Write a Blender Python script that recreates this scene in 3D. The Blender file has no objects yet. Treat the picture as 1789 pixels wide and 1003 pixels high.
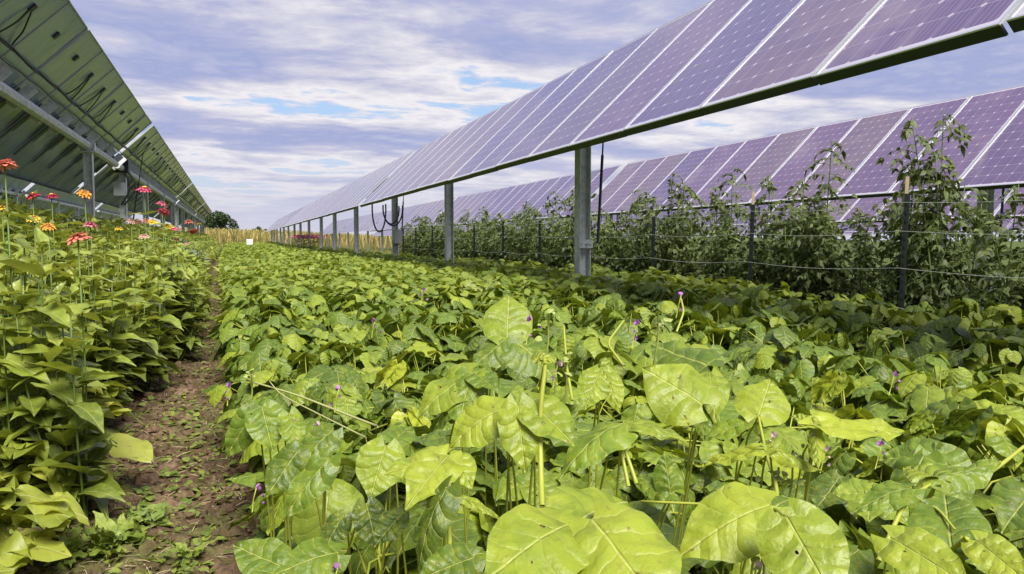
import bpy, math, random
import numpy as np
rng = np.random.default_rng(7); random.seed(7)
sc = bpy.context.scene
PI = math.pi
# ------------------------------------------------------------------ camera, sky, sun, exposure
TH, PH, F = .331, .058, 1400.0
cam_d = bpy.data.cameras.new('camera'); cam = bpy.data.objects.new('camera', cam_d)
sc.collection.objects.link(cam); sc.camera = cam
cam.location = (0, 0, 0); cam.rotation_euler = (PI/2-PH, 0, -TH)
cam_d.sensor_width = 36; cam_d.lens = F/1789*36; cam_d.clip_start = .02; cam_d.clip_end = 5000
cam_d.dof.use_dof = False
sc.view_settings.view_transform = 'Standard'; sc.view_settings.look = 'None'
sc.view_settings.exposure = 1.0; sc.view_settings.gamma = 1
SUN_EL, SUN_AZ = math.radians(50), math.radians(177)      # azimuth from +Y, clockwise
sd = bpy.data.lights.new('sun', 'SUN'); so = bpy.data.objects.new('sun', sd); sc.collection.objects.link(so)
sd.energy = 3.6; sd.angle = math.radians(30); sd.color = (1, .95, .86)
so.rotation_euler = (PI/2-SUN_EL, 0, PI-SUN_AZ)
w = bpy.data.worlds.new('World'); sc.world = w; w.use_nodes = True

class NT:
    """tiny node helper"""
    def __init__(s, tree): s.t = tree; s.t.nodes.clear()
    def n(s, typ, **kw):
        nd = s.t.nodes.new(typ)
        for k, v in kw.items(): setattr(nd, k, v)
        return nd
    def set(s, sock, v):
        if hasattr(v, 'is_output') or isinstance(v, bpy.types.NodeSocket): s.t.links.new(v, sock)
        else: sock.default_value = v
    def m(s, op, a, b=None, c=None, clamp=False):
        nd = s.n('ShaderNodeMath', operation=op); nd.use_clamp = clamp
        s.set(nd.inputs[0], a)
        if b is not None: s.set(nd.inputs[1], b)
        if c is not None: s.set(nd.inputs[2], c)
        return nd.outputs[0]
    def mix(s, f, a, b, typ='MIX'):
        nd = s.n('ShaderNodeMix', data_type='RGBA', blend_type=typ)
        s.set(nd.inputs[0], f); s.set(nd.inputs[6], c4(a)); s.set(nd.inputs[7], c4(b))
        return nd.outputs[2]
    def noise(s, vec, scale, detail=3, rough=.5, dist=0):
        nd = s.n('ShaderNodeTexNoise'); s.set(nd.inputs['Vector'], vec)
        nd.inputs['Scale'].default_value = scale; nd.inputs['Detail'].default_value = detail
        nd.inputs['Roughness'].default_value = rough; nd.inputs['Distortion'].default_value = dist
        return nd.outputs[0]
    def ramp(s, f, stops, interp='LINEAR'):
        nd = s.n('ShaderNodeValToRGB'); s.set(nd.inputs[0], f); cr = nd.color_ramp; cr.interpolation = interp
        while len(cr.elements) < len(stops): cr.elements.new(.5)
        for e, (p, c) in zip(cr.elements, stops): e.position = p; e.color = c4(c) if not isinstance(c, (int, float)) else (c, c, c, 1)
        return nd.outputs[0]
    def xyz(s, v):
        nd = s.n('ShaderNodeSeparateXYZ'); s.set(nd.inputs[0], v); return nd.outputs
    def comb(s, x, y, z):
        nd = s.n('ShaderNodeCombineXYZ')
        for i, v in enumerate((x, y, z)): s.set(nd.inputs[i], v)
        return nd.outputs[0]
    def maprange(s, v, a, b, c=0., d=1.):
        nd = s.n('ShaderNodeMapRange'); s.set(nd.inputs[0], v)
        for i, q in enumerate((a, b, c, d)): nd.inputs[1+i].default_value = q
        nd.interpolation_type = 'SMOOTHSTEP'
        return nd.outputs[0]
def c4(a):
    if isinstance(a, bpy.types.NodeSocket): return a
    return (a[0], a[1], a[2], 1.0) if len(a) == 3 else a

def lin(r, g, b, k=1.0):
    f = lambda c: ((c/255+.055)/1.055)**2.4 if c > 10 else c/255/12.92
    return (f(r)*k, f(g)*k, f(b)*k)

def build_world():
    N = NT(w.node_tree)
    sky = N.n('ShaderNodeTexSky', sky_type='NISHITA'); sky.sun_disc = False
    sky.sun_elevation = SUN_EL; sky.sun_rotation = SUN_AZ; sky.air_density = 1.2; sky.dust_density = 1.5
    tc = N.n('ShaderNodeTexCoord'); x, y, z = N.xyz(tc.outputs['Generated'])
    zc = N.m('ADD', N.m('MAXIMUM', z, 0.0), .075)
    px = N.m('DIVIDE', x, zc); py = N.m('DIVIDE', y, zc)
    P1 = N.comb(N.m('MULTIPLY', px, .8), N.m('MULTIPLY', py, 1.0), 3.1)
    P2 = N.comb(N.m('MULTIPLY', px, .5), N.m('MULTIPLY', py, .75), 8.4)
    big = N.noise(P2, .42, 3, .5, .3)
    det = N.noise(P1, 1.3, 10, .6, .25)
    wisp = N.noise(P1, 3.4, 8, .62, .4)
    d = N.m('ADD', N.m('ADD', N.m('MULTIPLY', N.m('SUBTRACT', big, .5), .62), N.m('MULTIPLY', N.m('SUBTRACT', det, .5), .55)), N.m('ADD', N.m('MULTIPLY', N.m('SUBTRACT', wisp, .5), .16), .525))
    d = N.m('SUBTRACT', d, N.m('MULTIPLY', N.m('MULTIPLY', N.maprange(z, .05, .10), N.maprange(z, .13, .22, 1., 0.)), .055))
    K = 5.0                           # sky radiances for a world strength of .1
    cloud = N.ramp(d, [(.395, lin(205, 212, 235, K)), (.435, lin(236, 233, 236, K*1.08)), (.485, lin(212, 212, 228, K)),
                       (.525, lin(184, 188, 220, K)), (.575, lin(164, 174, 216, K)), (.63, lin(192, 196, 224, K)), (.70, lin(236, 228, 236, K))])
    cover = N.maprange(d, .385, .425)
    blue = N.mix(.65, sky.outputs[0], lin(150, 182, 230, K))
    col = N.mix(cover, blue, cloud)
    hz = N.maprange(z, .0, .13, .9, .0)
    col = N.mix(hz, col, lin(212, 212, 228, K))
    below = N.maprange(z, -.02, .0, 1., 0.)
    col = N.mix(below, col, lin(120, 130, 90, K*.5))
    bg = N.n('ShaderNodeBackground'); N.set(bg.inputs[0], col); bg.inputs[1].default_value = .1
    out = N.n('ShaderNodeOutputWorld'); N.t.links.new(bg.outputs[0], out.inputs[0])
build_world()

# ------------------------------------------------------------------ pixel rays (used once, to find real positions)
_R = np.array([math.cos(TH), -math.sin(TH), 0]); _F = np.array([math.sin(TH)*math.cos(PH), math.cos(TH)*math.cos(PH), -math.sin(PH)])
_U = np.array([math.sin(TH)*math.sin(PH), math.cos(TH)*math.sin(PH), math.cos(PH)])
def at(x, y, D): return (_F+_R*(x-894.5)/F-_U*(y-501.5)/F)*D
def ground_z(x, y=0):
    x = np.clip(x, -15, 20); r = np.clip((np.asarray(y)-30)/70, 0, 1)
    return -.95-.0326*x+r*r*.35

# ------------------------------------------------------------------ materials
def mat(name, fn):
    m = bpy.data.materials.new(name); m.use_nodes = True; N = NT(m.node_tree)
    out = N.n('ShaderNodeOutputMaterial'); sh = fn(N); N.t.links.new(sh, out.inputs[0]); return m
def pbsdf(N, col, rough=.5, metal=0, bump=None, bstr=.3, bdist=.01, spec=.5, **kw):
    p = N.n('ShaderNodeBsdfPrincipled'); N.set(p.inputs['Base Color'], c4(col)); N.set(p.inputs['Roughness'], rough)
    N.set(p.inputs['Metallic'], metal); N.set(p.inputs['Specular IOR Level'], spec)
    for k, v in kw.items(): N.set(p.inputs[k.replace('_', ' ')], v)
    if bump is not None:
        b = N.n('ShaderNodeBump'); b.inputs['Strength'].default_value = bstr; b.inputs['Distance'].default_value = bdist
        N.set(b.inputs['Height'], bump); N.t.links.new(b.outputs[0], p.inputs['Normal'])
        p['_b'] = 1
    return p.outputs[0]
def objco(N): return N.n('ShaderNodeTexCoord').outputs['Object']
def tintv(N): a = N.n('ShaderNodeAttribute'); a.attribute_name = 'tint'; return a.outputs['Fac']

def leaf_mat(name, dark, mid, light, vein, trans=.45, rough=.42, nv=6.0, slope=.9, quilt=.5, vw=.02, spec=.5, yellow=None, holes=False):
    def fn(N):
        uv = N.n('ShaderNodeUVMap'); u, v, _ = N.xyz(uv.outputs[0]); t = tintv(N)
        oi = N.n('ShaderNodeObjectInfo').outputs['Random']
        a = N.m('ABSOLUTE', N.m('SUBTRACT', u, .5))
        wp = N.m('MULTIPLY', N.m('SUBTRACT', N.noise(N.comb(N.m('MULTIPLY', u, 3.), N.m('MULTIPLY', v, 3.), N.m('MULTIPLY', t, 9.)), 1.6, 2), .5), .10)
        q = N.m('PINGPONG', N.m('ADD', N.m('MULTIPLY', N.m('ADD', N.m('SUBTRACT', v, N.m('MULTIPLY', a, slope)), N.m('ADD', wp, N.m('MULTIPLY', N.m('MULTIPLY', a, a), slope*1.4))), nv), 20.0), .5)   # 0 on a vein
        side = N.maprange(q, .0, vw*nv, 1., 0.)
        side = N.m('MULTIPLY', side, .6)
        midr = N.maprange(a, .006, .022, 1., 0.)
        vn = N.m('MAXIMUM', side, midr)
        co = N.n('ShaderNodeNewGeometry').outputs['Position']
        n1 = N.noise(co, 55, 3); n2 = N.noise(co, 2.2, 2)
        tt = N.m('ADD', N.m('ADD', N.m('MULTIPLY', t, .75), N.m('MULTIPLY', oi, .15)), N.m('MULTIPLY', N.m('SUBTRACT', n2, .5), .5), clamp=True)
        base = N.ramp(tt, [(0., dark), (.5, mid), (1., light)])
        base = N.mix(N.m('MULTIPLY', N.m('SUBTRACT', n1, .35), .9, clamp=True), base, N.mix(.5, base, light))
        sp = N.noise(co, 130, 3, .6); base = N.mix(N.maprange(N.m('MULTIPLY', sp, N.m('ADD', .75, N.m('MULTIPLY', N.noise(co, 9, 2), .5))), .66, .72, 0., .6), base, (.30, .24, .06))
        hn_ = N.noise(N.comb(N.m('MULTIPLY', u, 9.), N.m('MULTIPLY', v, 9.), N.m('MULTIPLY', t, 77.)), 1., 2, .5); base = N.mix(N.maprange(hn_, .66, .73, 0., .75), base, (.24, .17, .05))
        bl = N.noise(N.comb(N.m('MULTIPLY', u, 3.), N.m('MULTIPLY', v, 3.), N.m('MULTIPLY', t, 41.)), 1.4, 3, .6); base = N.mix(N.maprange(bl, .5, .72, 0., .45), base, N.mix(.6, base, light)); base = N.mix(N.maprange(bl, .32, .5, .4, 0.), base, N.mix(.6, base, dark))
        if yellow: base = N.mix(N.maprange(N.m('MULTIPLY', t, n1), .42, .6), base, yellow)
        base = N.mix(N.m('MULTIPLY', vn, .55), base, vein)
        h = N.m('ADD', N.m('MULTIPLY', N.m('POWER', N.m('MULTIPLY', q, 2.), .6), quilt), N.m('MULTIPLY', midr, -.6))
        h = N.m('ADD', h, N.m('MULTIPLY', N.noise(co, 260, 2), .35))
        b = N.n('ShaderNodeBump'); b.inputs['Strength'].default_value = .8; b.inputs['Distance'].default_value = .0028; N.set(b.inputs['Height'], h)
        p = N.n('ShaderNodeBsdfPrincipled'); N.set(p.inputs['Base Color'], base); N.set(p.inputs['Roughness'], N.m('ADD', rough-.1, N.m('MULTIPLY', N.noise(co, 30, 3), .25)))
        p.inputs['Specular IOR Level'].default_value = spec
        N.t.links.new(b.outputs[0], p.inputs['Normal'])
        tr = N.n('ShaderNodeBsdfTranslucent'); N.set(tr.inputs[0], N.mix(.5, base, N.mix(1., base, (1.5, 1.25, .3), 'MULTIPLY')))
        mx = N.n('ShaderNodeMixShader'); mx.inputs[0].default_value = trans
        N.t.links.new(p.outputs[0], mx.inputs[1]); N.t.links.new(tr.outputs[0], mx.inputs[2])
        if holes:
            hn = N.noise(N.comb(N.m('MULTIPLY', u, 9.), N.m('MULTIPLY', v, 9.), N.m('MULTIPLY', t, 77.)), 1., 2, .5)
            h_ = N.n('ShaderNodeBsdfTransparent'); m2 = N.n('ShaderNodeMixShader'); N.set(m2.inputs[0], N.m('GREATER_THAN', hn, .735))
            N.t.links.new(mx.outputs[0], m2.inputs[1]); N.t.links.new(h_.outputs[0], m2.inputs[2]); return m2.outputs[0]
        return mx.outputs[0]
    return mat(name, fn)
M = {}
M['bean_hero'] = leaf_mat('bean_leaf_front', (.024, .055, .008), (.135, .22, .018), (.46, .51, .04), (.56, .60, .15), .27, .42, 5.2, .8, 1., .012, .5, None, True)
M['bean'] = leaf_mat('bean_leaf', (.022, .05, .008), (.115, .195, .018), (.43, .49, .04), (.50, .55, .12), .27, .45, 5.2, .8, .9, .012, .5)
M['bean_far'] = leaf_mat('bean_leaf_far', (.03, .065, .010), (.14, .22, .024), (.40, .46, .06), (.35, .45, .1), .38, .45, 4.2, .8, .3)
M['zinnia'] = leaf_mat('zinnia_leaf', (.06, .10, .015), (.25, .325, .04), (.55, .58, .13), (.40, .45, .14), .33, .33, 3.0, 1.5, .5, .012, .7)
M['greens'] = leaf_mat('greens_leaf', (.10, .15, .015), (.30, .36, .04), (.52, .54, .10), (.50, .53, .18), .36, .4, 5.0, .8, .9, .012, .5)
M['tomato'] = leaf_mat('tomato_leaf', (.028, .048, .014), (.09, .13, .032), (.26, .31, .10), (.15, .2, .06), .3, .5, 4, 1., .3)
M['weed'] = leaf_mat('weed_leaf', (.08, .15, .02), (.2, .28, .04), (.36, .42, .08), (.4, .45, .1), .3, .5, 4, 1., .3)
M['silver'] = leaf_mat('silver_leaf', (.12, .17, .09), (.22, .28, .17), (.4, .45, .34), (.4, .45, .3), .2, .6, 4, 1., .3)
def simple(name, col, rough=.5, metal=0, ns=None, amt=.25, bump=.0, trans=None, spec=.5):
    def fn(N):
        c = col
        co = objco(N)
        if ns:
            n = N.noise(co, ns, 5, .6); c = N.mix(N.m('MULTIPLY', n, amt*2, clamp=True), col, tuple(q*.45 for q in col))
        s = pbsdf(N, c, rough, metal, N.noise(co, (ns or 10)*4, 4) if bump else None, bump, .01, spec)
        if trans:
            tr = N.n('ShaderNodeBsdfTranslucent'); N.set(tr.inputs[0], c4(c)); mx = N.n('ShaderNodeMixShader'); mx.inputs[0].default_value = trans
            N.t.links.new(s, mx.inputs[1]); N.t.links.new(tr.outputs[0], mx.inputs[2]); s = mx.outputs[0]
        return s
    return mat(name, fn)
M['stem'] = simple('bean_stem', (.38, .42, .05), .45, ns=30)
M['stem_dark'] = simple('plant_stem', (.12, .18, .03), .5, ns=30)
M['runner'] = simple('woody_runner', (.42, .43, .16), .5, ns=30)
M['galv'] = mat('galvanised_steel', lambda N: pbsdf(N, N.mix(N.maprange(N.noise(objco(N), 14, 7, .75, .6), .35, .65), N.mix(N.maprange(N.noise(objco(N), 3, 5, .7), .52, .7, 0., .6), (.46, .49, .48), (.33, .29, .23)), (.74, .76, .74)), N.m('ADD', .42, N.m('MULTIPLY', N.noise(objco(N), 22, 3), .2)), .12, N.noise(objco(N), 60, 3), .12, .004))
M['rust'] = M['galv']
M['alu'] = simple('anodised_frame', (.62, .63, .64), .35, .6, ns=8, amt=.1)
M['frame_shaded'] = simple('shaded_frame_flank', (.025, .04, .033), .55, 0, ns=8, amt=.2); M['rail'] = simple('dark_rail', (.07, .10, .075), .6, 0, ns=5, amt=.2)  # frame flank: underside shade and green foliage tinge of the aluminium painted in
M['black'] = simple('black_rubber', (.015, .015, .018), .45)
M['cable'] = simple('cable_sheath', (.02, .022, .028), .5)
M['box_grey'] = simple('grey_enclosure', (.36, .38, .38), .5, ns=6, amt=.1)
M['stake'] = simple('painted_stake', (.012, .018, .02), .45, .2, ns=20)
M['wood'] = simple('pale_wood', (.5, .38, .26), .7, ns=25)
M['twine'] = simple('twine', (.62, .64, .6), .7)
M['label'] = simple('white_sticker', (.6, .62, .6), .5)
def cells(N):
    r_ = N.n('ShaderNodeObjectInfo').outputs['Random']
    uv = N.n('ShaderNodeUVMap'); u, v, _ = N.xyz(uv.outputs[0])
    uu = N.m('SUBTRACT', N.m('MULTIPLY', u, 6.3), .15); vv = N.m('SUBTRACT', N.m('MULTIPLY', v, 12.36), .18)
    du = N.m('PINGPONG', N.m('ADD', uu, 10.), .5); dv = N.m('PINGPONG', N.m('ADD', vv, 10.), .5)
    line = N.m('MAXIMUM', N.m('LESS_THAN', du, .016), N.m('LESS_THAN', dv, .016))
    dia = N.m('MULTIPLY', N.m('LESS_THAN', N.m('ADD', du, dv), .10), .7)
    edge = N.m('MAXIMUM', N.m('MAXIMUM', N.m('LESS_THAN', uu, 0.), N.m('GREATER_THAN', uu, 6.)), N.m('MAXIMUM', N.m('LESS_THAN', vv, 0.), N.m('GREATER_THAN', vv, 12.)))
    bus = N.m('LESS_THAN', N.m('PINGPONG', N.m('ADD', N.m('MULTIPLY', uu, 5.), .5), .5), .05)
    wht = N.m('MAXIMUM', N.m('MAXIMUM', dia, N.m('MULTIPLY', edge, .8)), N.m('MULTIPLY', line, .3))
    r = N.n('ShaderNodeObjectInfo').outputs['Random']
    cell_id = N.n('ShaderNodeTexWhiteNoise', noise_dimensions='2D')
    N.set(cell_id.inputs['Vector'], N.comb(N.m('FLOOR', uu), N.m('FLOOR', vv), 0.))
    b = N.ramp(r, [(0., (.075, .055, .15)), (.35, (.12, .07, .15)), (.6, (.138, .10, .13)), (.8, (.065, .05, .17)), (1., (.13, .075, .16))])
    b = N.mix(N.m('MULTIPLY', cell_id.outputs[0], .35), b, (.05, .035, .14))
    b = N.mix(N.m('MULTIPLY', bus, .35), b, (.45, .42, .5))
    b = N.mix(wht, b, (.62, .60, .66))
    ob_ = N.n('ShaderNodeTexCoord').outputs['Object']; ox, oy, oz = N.xyz(ob_); dust = N.m('ADD', N.m('MULTIPLY', N.noise(ob_, 3.2, 6, .6), .6), N.m('MULTIPLY', N.noise(N.comb(N.m('MULTIPLY', ox, 1.), N.m('MULTIPLY', oy, 16.), N.m('MULTIPLY', r_, 9.)), 1.2, 4, .6), .5))
    b = N.mix(N.m('MULTIPLY', dust, .2), b, (.46, .32, .38))
    wp_ = N.n('ShaderNodeNewGeometry').outputs['Position']; b = N.mix(N.maprange(N.noise(wp_, 1.1, 6, .7, .5), .5, .75, 0., .35), b, (.40, .33, .34)); b = N.mix(N.maprange(N.noise(wp_, 17, 2), .84, .86), b, (.7, .7, .66))
    return pbsdf(N, b, N.m('ADD', .10, N.m('MULTIPLY', dust, .12)), 0, None, spec=.5)
M['cells'] = mat('solar_cells', cells)
def backsheet(N):
    co = N.n('ShaderNodeTexCoord').outputs['Object']; x, y, z = N.xyz(co)
    r = N.n('ShaderNodeObjectInfo').outputs['Random']
    uv = N.n('ShaderNodeUVMap'); u, v, _ = N.xyz(uv.outputs[0])
    n = N.noise(co, 1.3, 4, .55)
    c = N.mix(n, (.19, .27, .36), (.34, .43, .53))
    st = N.noise(N.comb(N.m('MULTIPLY', x, 1.2), N.m('MULTIPLY', y, 7.), N.m('MULTIPLY', r, 20.)), 1.3, 4, .6, 1.2)
    c = N.mix(N.maprange(st, .52, .68, 0., .55), c, (.10, .15, .16))
    bm = N.noise(N.comb(N.m('MULTIPLY', x, .6), N.m('MULTIPLY', y, 3.), r), 1.5, 3, .5, .6)
    return pbsdf(N, c, .16, 0, bm, .5, .03, 1.)
M['back'] = mat('backsheet', backsheet)

# ------------------------------------------------------------------ mesh building
class Geo:
    def __init__(s): s.V = []; s.Fc = []; s.UV = []; s.T = []; s.MI = []; s.n = 0
    def add(s, V, Fq, uv=None, tint=.5, mi=0):
        V = np.asarray(V, float).reshape(-1, 3); Fq = np.asarray(Fq, int).reshape(-1, 4)
        if uv is None: uv = np.zeros((len(V), 2))
        s.V.append(V); s.Fc.append(Fq+s.n); s.UV.append(np.asarray(uv, float))
        s.T.append(np.full(len(V), tint) if np.isscalar(tint) else tint); s.MI.append(np.full(len(Fq), mi, int)); s.n += len(V)
        return s
    def inst(s, T, Ms, P, tint, mi=0):
        V, Fq, uv = T; Ms = np.asarray(Ms); P = np.asarray(P); n = len(P)
        if n == 0: return s
        W = np.einsum('nij,vj->nvi', Ms, V)+P[:, None, :]
        FF = Fq[None]+(np.arange(n)*len(V))[:, None, None]
        return s.add(W.reshape(-1, 3), FF.reshape(-1, 4), np.tile(uv, (n, 1)), np.repeat(np.broadcast_to(tint, n), len(V)), mi)
    def box(s, lo, hi, mi=0, R=None, o=None):
        x0, y0, z0 = lo; x1, y1, z1 = hi
        V = np.array([(x0,y0,z0),(x1,y0,z0),(x1,y1,z0),(x0,y1,z0),(x0,y0,z1),(x1,y0,z1),(x1,y1,z1),(x0,y1,z1)], float)
        if R is not None: V = V@np.asarray(R).T
        if o is not None: V = V+np.asarray(o)
        return s.add(V, [(0,3,2,1),(4,5,6,7),(0,1,5,4),(1,2,6,5),(2,3,7,6),(3,0,4,7)], mi=mi)
    def tube(s, pts, r, k=6, mi=0, tint=.5, cap=True):
        pts = np.asarray(pts, float); n = len(pts); r = np.broadcast_to(r, n)
        d = np.gradient(pts, axis=0); d /= np.linalg.norm(d, axis=1)[:, None]+1e-9
        up = np.array([0, 0, 1.]) if abs(d[0][2]) < .9 else np.array([1., 0, 0])
        V = []
        for i in range(n):
            a = np.cross(d[i], up); a /= np.linalg.norm(a)+1e-9; b = np.cross(d[i], a); up = np.cross(a, d[i]) if np.linalg.norm(np.cross(a, d[i])) > .1 else up
            t = np.arange(k)*2*PI/k
            V.append(pts[i]+r[i]*(np.cos(t)[:, None]*a+np.sin(t)[:, None]*b))
        V = np.concatenate(V); Fq = []
        for i in range(n-1):
            for j in range(k): Fq.append((i*k+j, i*k+(j+1) % k, (i+1)*k+(j+1) % k, (i+1)*k+j))
        if cap:
            for b0 in (0, (n-1)*k):
                for j in range(1, k-1, 2): Fq.append((b0, b0+j, b0+j+1, b0+min(j+2, k-1)) if j+2 <= k-1 else (b0, b0+j, b0+j+1, b0))
            Fq = [f for f in Fq if len(set(f)) == 4]
        return s.add(V, Fq, mi=mi, tint=tint)
    def build(s, name, mats, parent=None, smooth=True, loc=None):
        V = np.concatenate(s.V); Fq = np.concatenate(s.Fc); UV = np.concatenate(s.UV); T = np.concatenate(s.T); MI = np.concatenate(s.MI)
        me = bpy.data.meshes.new(name)
        me.vertices.add(len(V)); me.vertices.foreach_set('co', V.ravel())
        me.loops.add(Fq.size); me.loops.foreach_set('vertex_index', Fq.ravel())
        me.polygons.add(len(Fq)); me.polygons.foreach_set('loop_start', np.arange(0, Fq.size, 4)); me.polygons.foreach_set('loop_total', np.full(len(Fq), 4))
        me.polygons.foreach_set('material_index', MI); me.polygons.foreach_set('use_smooth', np.full(len(Fq), smooth))
        ul = me.uv_layers.new(name='UVMap'); ul.data.foreach_set('uv', UV[Fq.ravel()].ravel())
        at_ = me.attributes.new('tint', 'FLOAT', 'POINT'); at_.data.foreach_set('value', T)
        for m in (mats if isinstance(mats, (list, tuple)) else [mats]): me.materials.append(m)
        me.update(calc_edges=True); me.validate()
        return link(name, me, parent, loc)
def link(name, data, parent=None, loc=None):
    o = bpy.data.objects.new(name, data); sc.collection.objects.link(o)
    if parent is not None: o.parent = parent
    if loc is not None: o.location = tuple(loc)
    return o
def tag(o, label=None, cat=None, group=None, kind=None):
    if label: o['label'] = label
    if cat: o['category'] = cat
    if group: o['group'] = group
    if kind: o['kind'] = kind
    return o
def thing(name, loc, label, cat, group=None): return tag(link(name, None, None, loc), label, cat, group)
def copy_tree(o, parent=None):
    c = o.copy(); sc.collection.objects.link(c)
    if parent is not None: c.parent = parent
    for ch in o.children: copy_tree(ch, c)
    return c

# leaf templates
def leaf(prof, nu=4, nv=6, fold=.25, droop=.3, ruffle=.0, cup=0., cord=0., seed=0, quilt=0.):
    """unit-length blade along +Y, normal +Z; prof = half widths by v"""
    r = np.random.default_rng(seed); vs = np.linspace(0, 1, nv+1); us = np.linspace(-1, 1, nu+1)
    pv = np.linspace(0, 1, len(prof)); wv = np.interp(vs, pv, prof); ph1, ph2 = r.uniform(0, 6, 2)
    V = []; UV = []
    for i, v in enumerate(vs):
        wd = max(wv[i], .004)
        for u in us:
            x = u*wd; y = v-cord*abs(u)**1.5*max(0, 1-v*2.2)*.25
            z = fold*abs(x)-droop*v*v*.8-cup*x*x*2.2+ruffle*math.sin(v*14+ph1*np.sign(u))*abs(u)**2*.06+ruffle*.03*math.sin(6*v+ph2)
            if quilt:
                a_ = abs(x); z += quilt*(abs(math.sin(PI*(v-.8*a_+1.2*a_*a_)*4.2))-.5)*min(1, a_*8)*.05+quilt*.02*math.sin(x*31+ph1)*math.sin(v*23+ph2)
                x += .01*quilt*math.sin(v*17+ph1)*abs(u)
            V.append((x, y, z)); UV.append((.5+x*1.0, v))
    k = nu+1
    Fq = [(i*k+j, i*k+j+1, (i+1)*k+j+1, (i+1)*k+j) for i in range(nv) for j in range(nu)]
    return np.array(V), np.array(Fq), np.array(UV)
BEANP = [.13, .35, .45, .48, .47, .43, .36, .26, .13, .012]
ZINP = [.12, .21, .26, .28, .27, .24, .19, .12, .05, .01]
GRNP = [.05, .05, .08, .15, .24, .31, .33, .29, .19, .02]
TOMP = [.04, .2, .27, .22, .25, .16, .13, .05, .01]
def R3(yaw, pitch, roll):
    """columns: blade side, blade direction, normal. yaw about Z, pitch raises the tip, roll about blade"""
    cy, sy = np.cos(yaw), np.sin(yaw); cp, sp = np.cos(pitch), np.sin(pitch)
    d = np.stack([sy*cp, cy*cp, sp], -1); s0 = np.stack([cy, -sy, np.zeros_like(cy)], -1); n0 = np.cross(s0, d)
    cr, sr = np.cos(roll)[..., None], np.sin(roll)[..., None]
    s = s0*cr+n0*sr; n = n0*cr-s0*sr
    return np.stack([s, d, n], -1)
def leafset(P, nu, nv, n=6, fold=(.1, .45), droop=(.05, .6), ruffle=.5, cup=(0, .3), cord=.6, quilt=0.):
    r = np.random.default_rng(3)
    return [leaf(P, nu, nv, r.uniform(*fold), r.uniform(*droop), ruffle*r.uniform(.3, 1.2), r.uniform(*cup), cord, i, quilt) for i in range(n)]
BEAN_HI = leafset(BEANP, 14, 26, 8, (-.1, .35), (.0, .55), .7, (0, .35), .8, .55); BEAN_MD = leafset(BEANP, 4, 7, 8, (-.05, .4), (.1, .8), .8, (.05, .6)); BEAN_LO = leafset(BEANP, 2, 3, 4, (0, .4), (.05, .5))
ZIN_MD = leafset(ZINP, 4, 7, 5, (.2, .6), (.1, .7), .6, (0, 0), .2); ZIN_LO = leafset(ZINP, 2, 3, 3, (.2, .5), (.1, .6), .3, (0, 0), .2)
GRN = leafset(GRNP, 8, 16, 7, (.0, .5), (.3, 1.1), 2.6, (0, .3), 0, .6)
TOM = leafset(TOMP, 2, 4, 4, (-.1, .3), (.3, 1.), .5, (0, .2), .2)

def scatter(g, lib, P, yaw, pitch, roll, size, tint, mi=0):
    n = len(P); k = rng.integers(0, len(lib), n); Ms = R3(yaw, pitch, roll)*np.asarray(size)[:, None, None]
    for i in range(len(lib)):
        q = k == i
        g.inst(lib[i], Ms[q], P[q], tint[q], mi)

# ------------------------------------------------------------------ ground, path
def axis(a, b, fine0, fine1, fs, growth=1.25):
    m = list(np.arange(fine0, fine1+1e-6, fs)); s = fs; x = m[-1]
    while x < b: s *= growth; x += s; m.append(min(x, b))
    s = fs; x = m[0]
    while x > a: s *= growth; x -= s; m.insert(0, max(x, a))
    return np.array(m)
def sheet(xs, ys, zf, uvs=1.):
    X, Y = np.meshgrid(xs, ys); Z = zf(X, Y); V = np.stack([X, Y, Z], -1).reshape(-1, 3); k = len(xs)
    i, j = np.meshgrid(np.arange(len(ys)-1), np.arange(k-1), indexing='ij'); a = (i*k+j).ravel()
    return V, np.stack([a, a+1, a+k+1, a+k], -1)
def pathc(y): return -.25-.0175*np.clip(y, 0, 30)-.006*np.clip(y-30, 0, 60)
def soil_mat(name, green):
    def fn(N):
        co = N.n('ShaderNodeNewGeometry').outputs['Position']; x, y, z = N.xyz(co)
        n = N.noise(co, 7, 8, .7); n2 = N.noise(co, 45, 5, .7)
        c = N.ramp(n, [(.3, (.035, .022, .013)), (.5, (.105, .068, .040)), (.7, (.25, .17, .11))])
        c = N.mix(N.maprange(n2, .55, .7, 0., .6), c, (.32, .23, .14))
        if green:
            g = N.ramp(N.noise(co, 2.0, 6, .7), [(.3, (.035, .055, .012)), (.6, (.10, .13, .03)), (.8, (.2, .2, .06))])
            far = N.maprange(y, 12., 30., .35, 1.)
            side = N.maprange(N.m('ABSOLUTE', N.m('SUBTRACT', x, 1.5)), 3., 6., 0., 1.)
            c = N.mix(N.m('MAXIMUM', far, side), c, g)
        else:
            c = N.mix(N.maprange(N.m('ADD', N.m('MULTIPLY', N.noise(co, 5, 6, .7), 1.), N.m('MULTIPLY', N.m('SUBTRACT', 12., y), .004)), .5, .66, 0., .55), c, (.13, .15, .04))
        return pbsdf(N, c, .95, 0, N.m('ADD', n, N.m('MULTIPLY', n2, .5)), .9, .02, .15)
    return mat(name, fn)
M['ground'] = soil_mat('field_ground', True); M['path'] = soil_mat('bare_soil', False)
g = Geo(); V, Fq = sheet(axis(-1500, 1500, -12, 24, 1.5), axis(-300, 2500, -6, 40, 2.0), lambda X, Y: ground_z(X, Y)-.03)
g.add(V, Fq); tag(g.build('ground', M['ground']), kind='structure')
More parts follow.
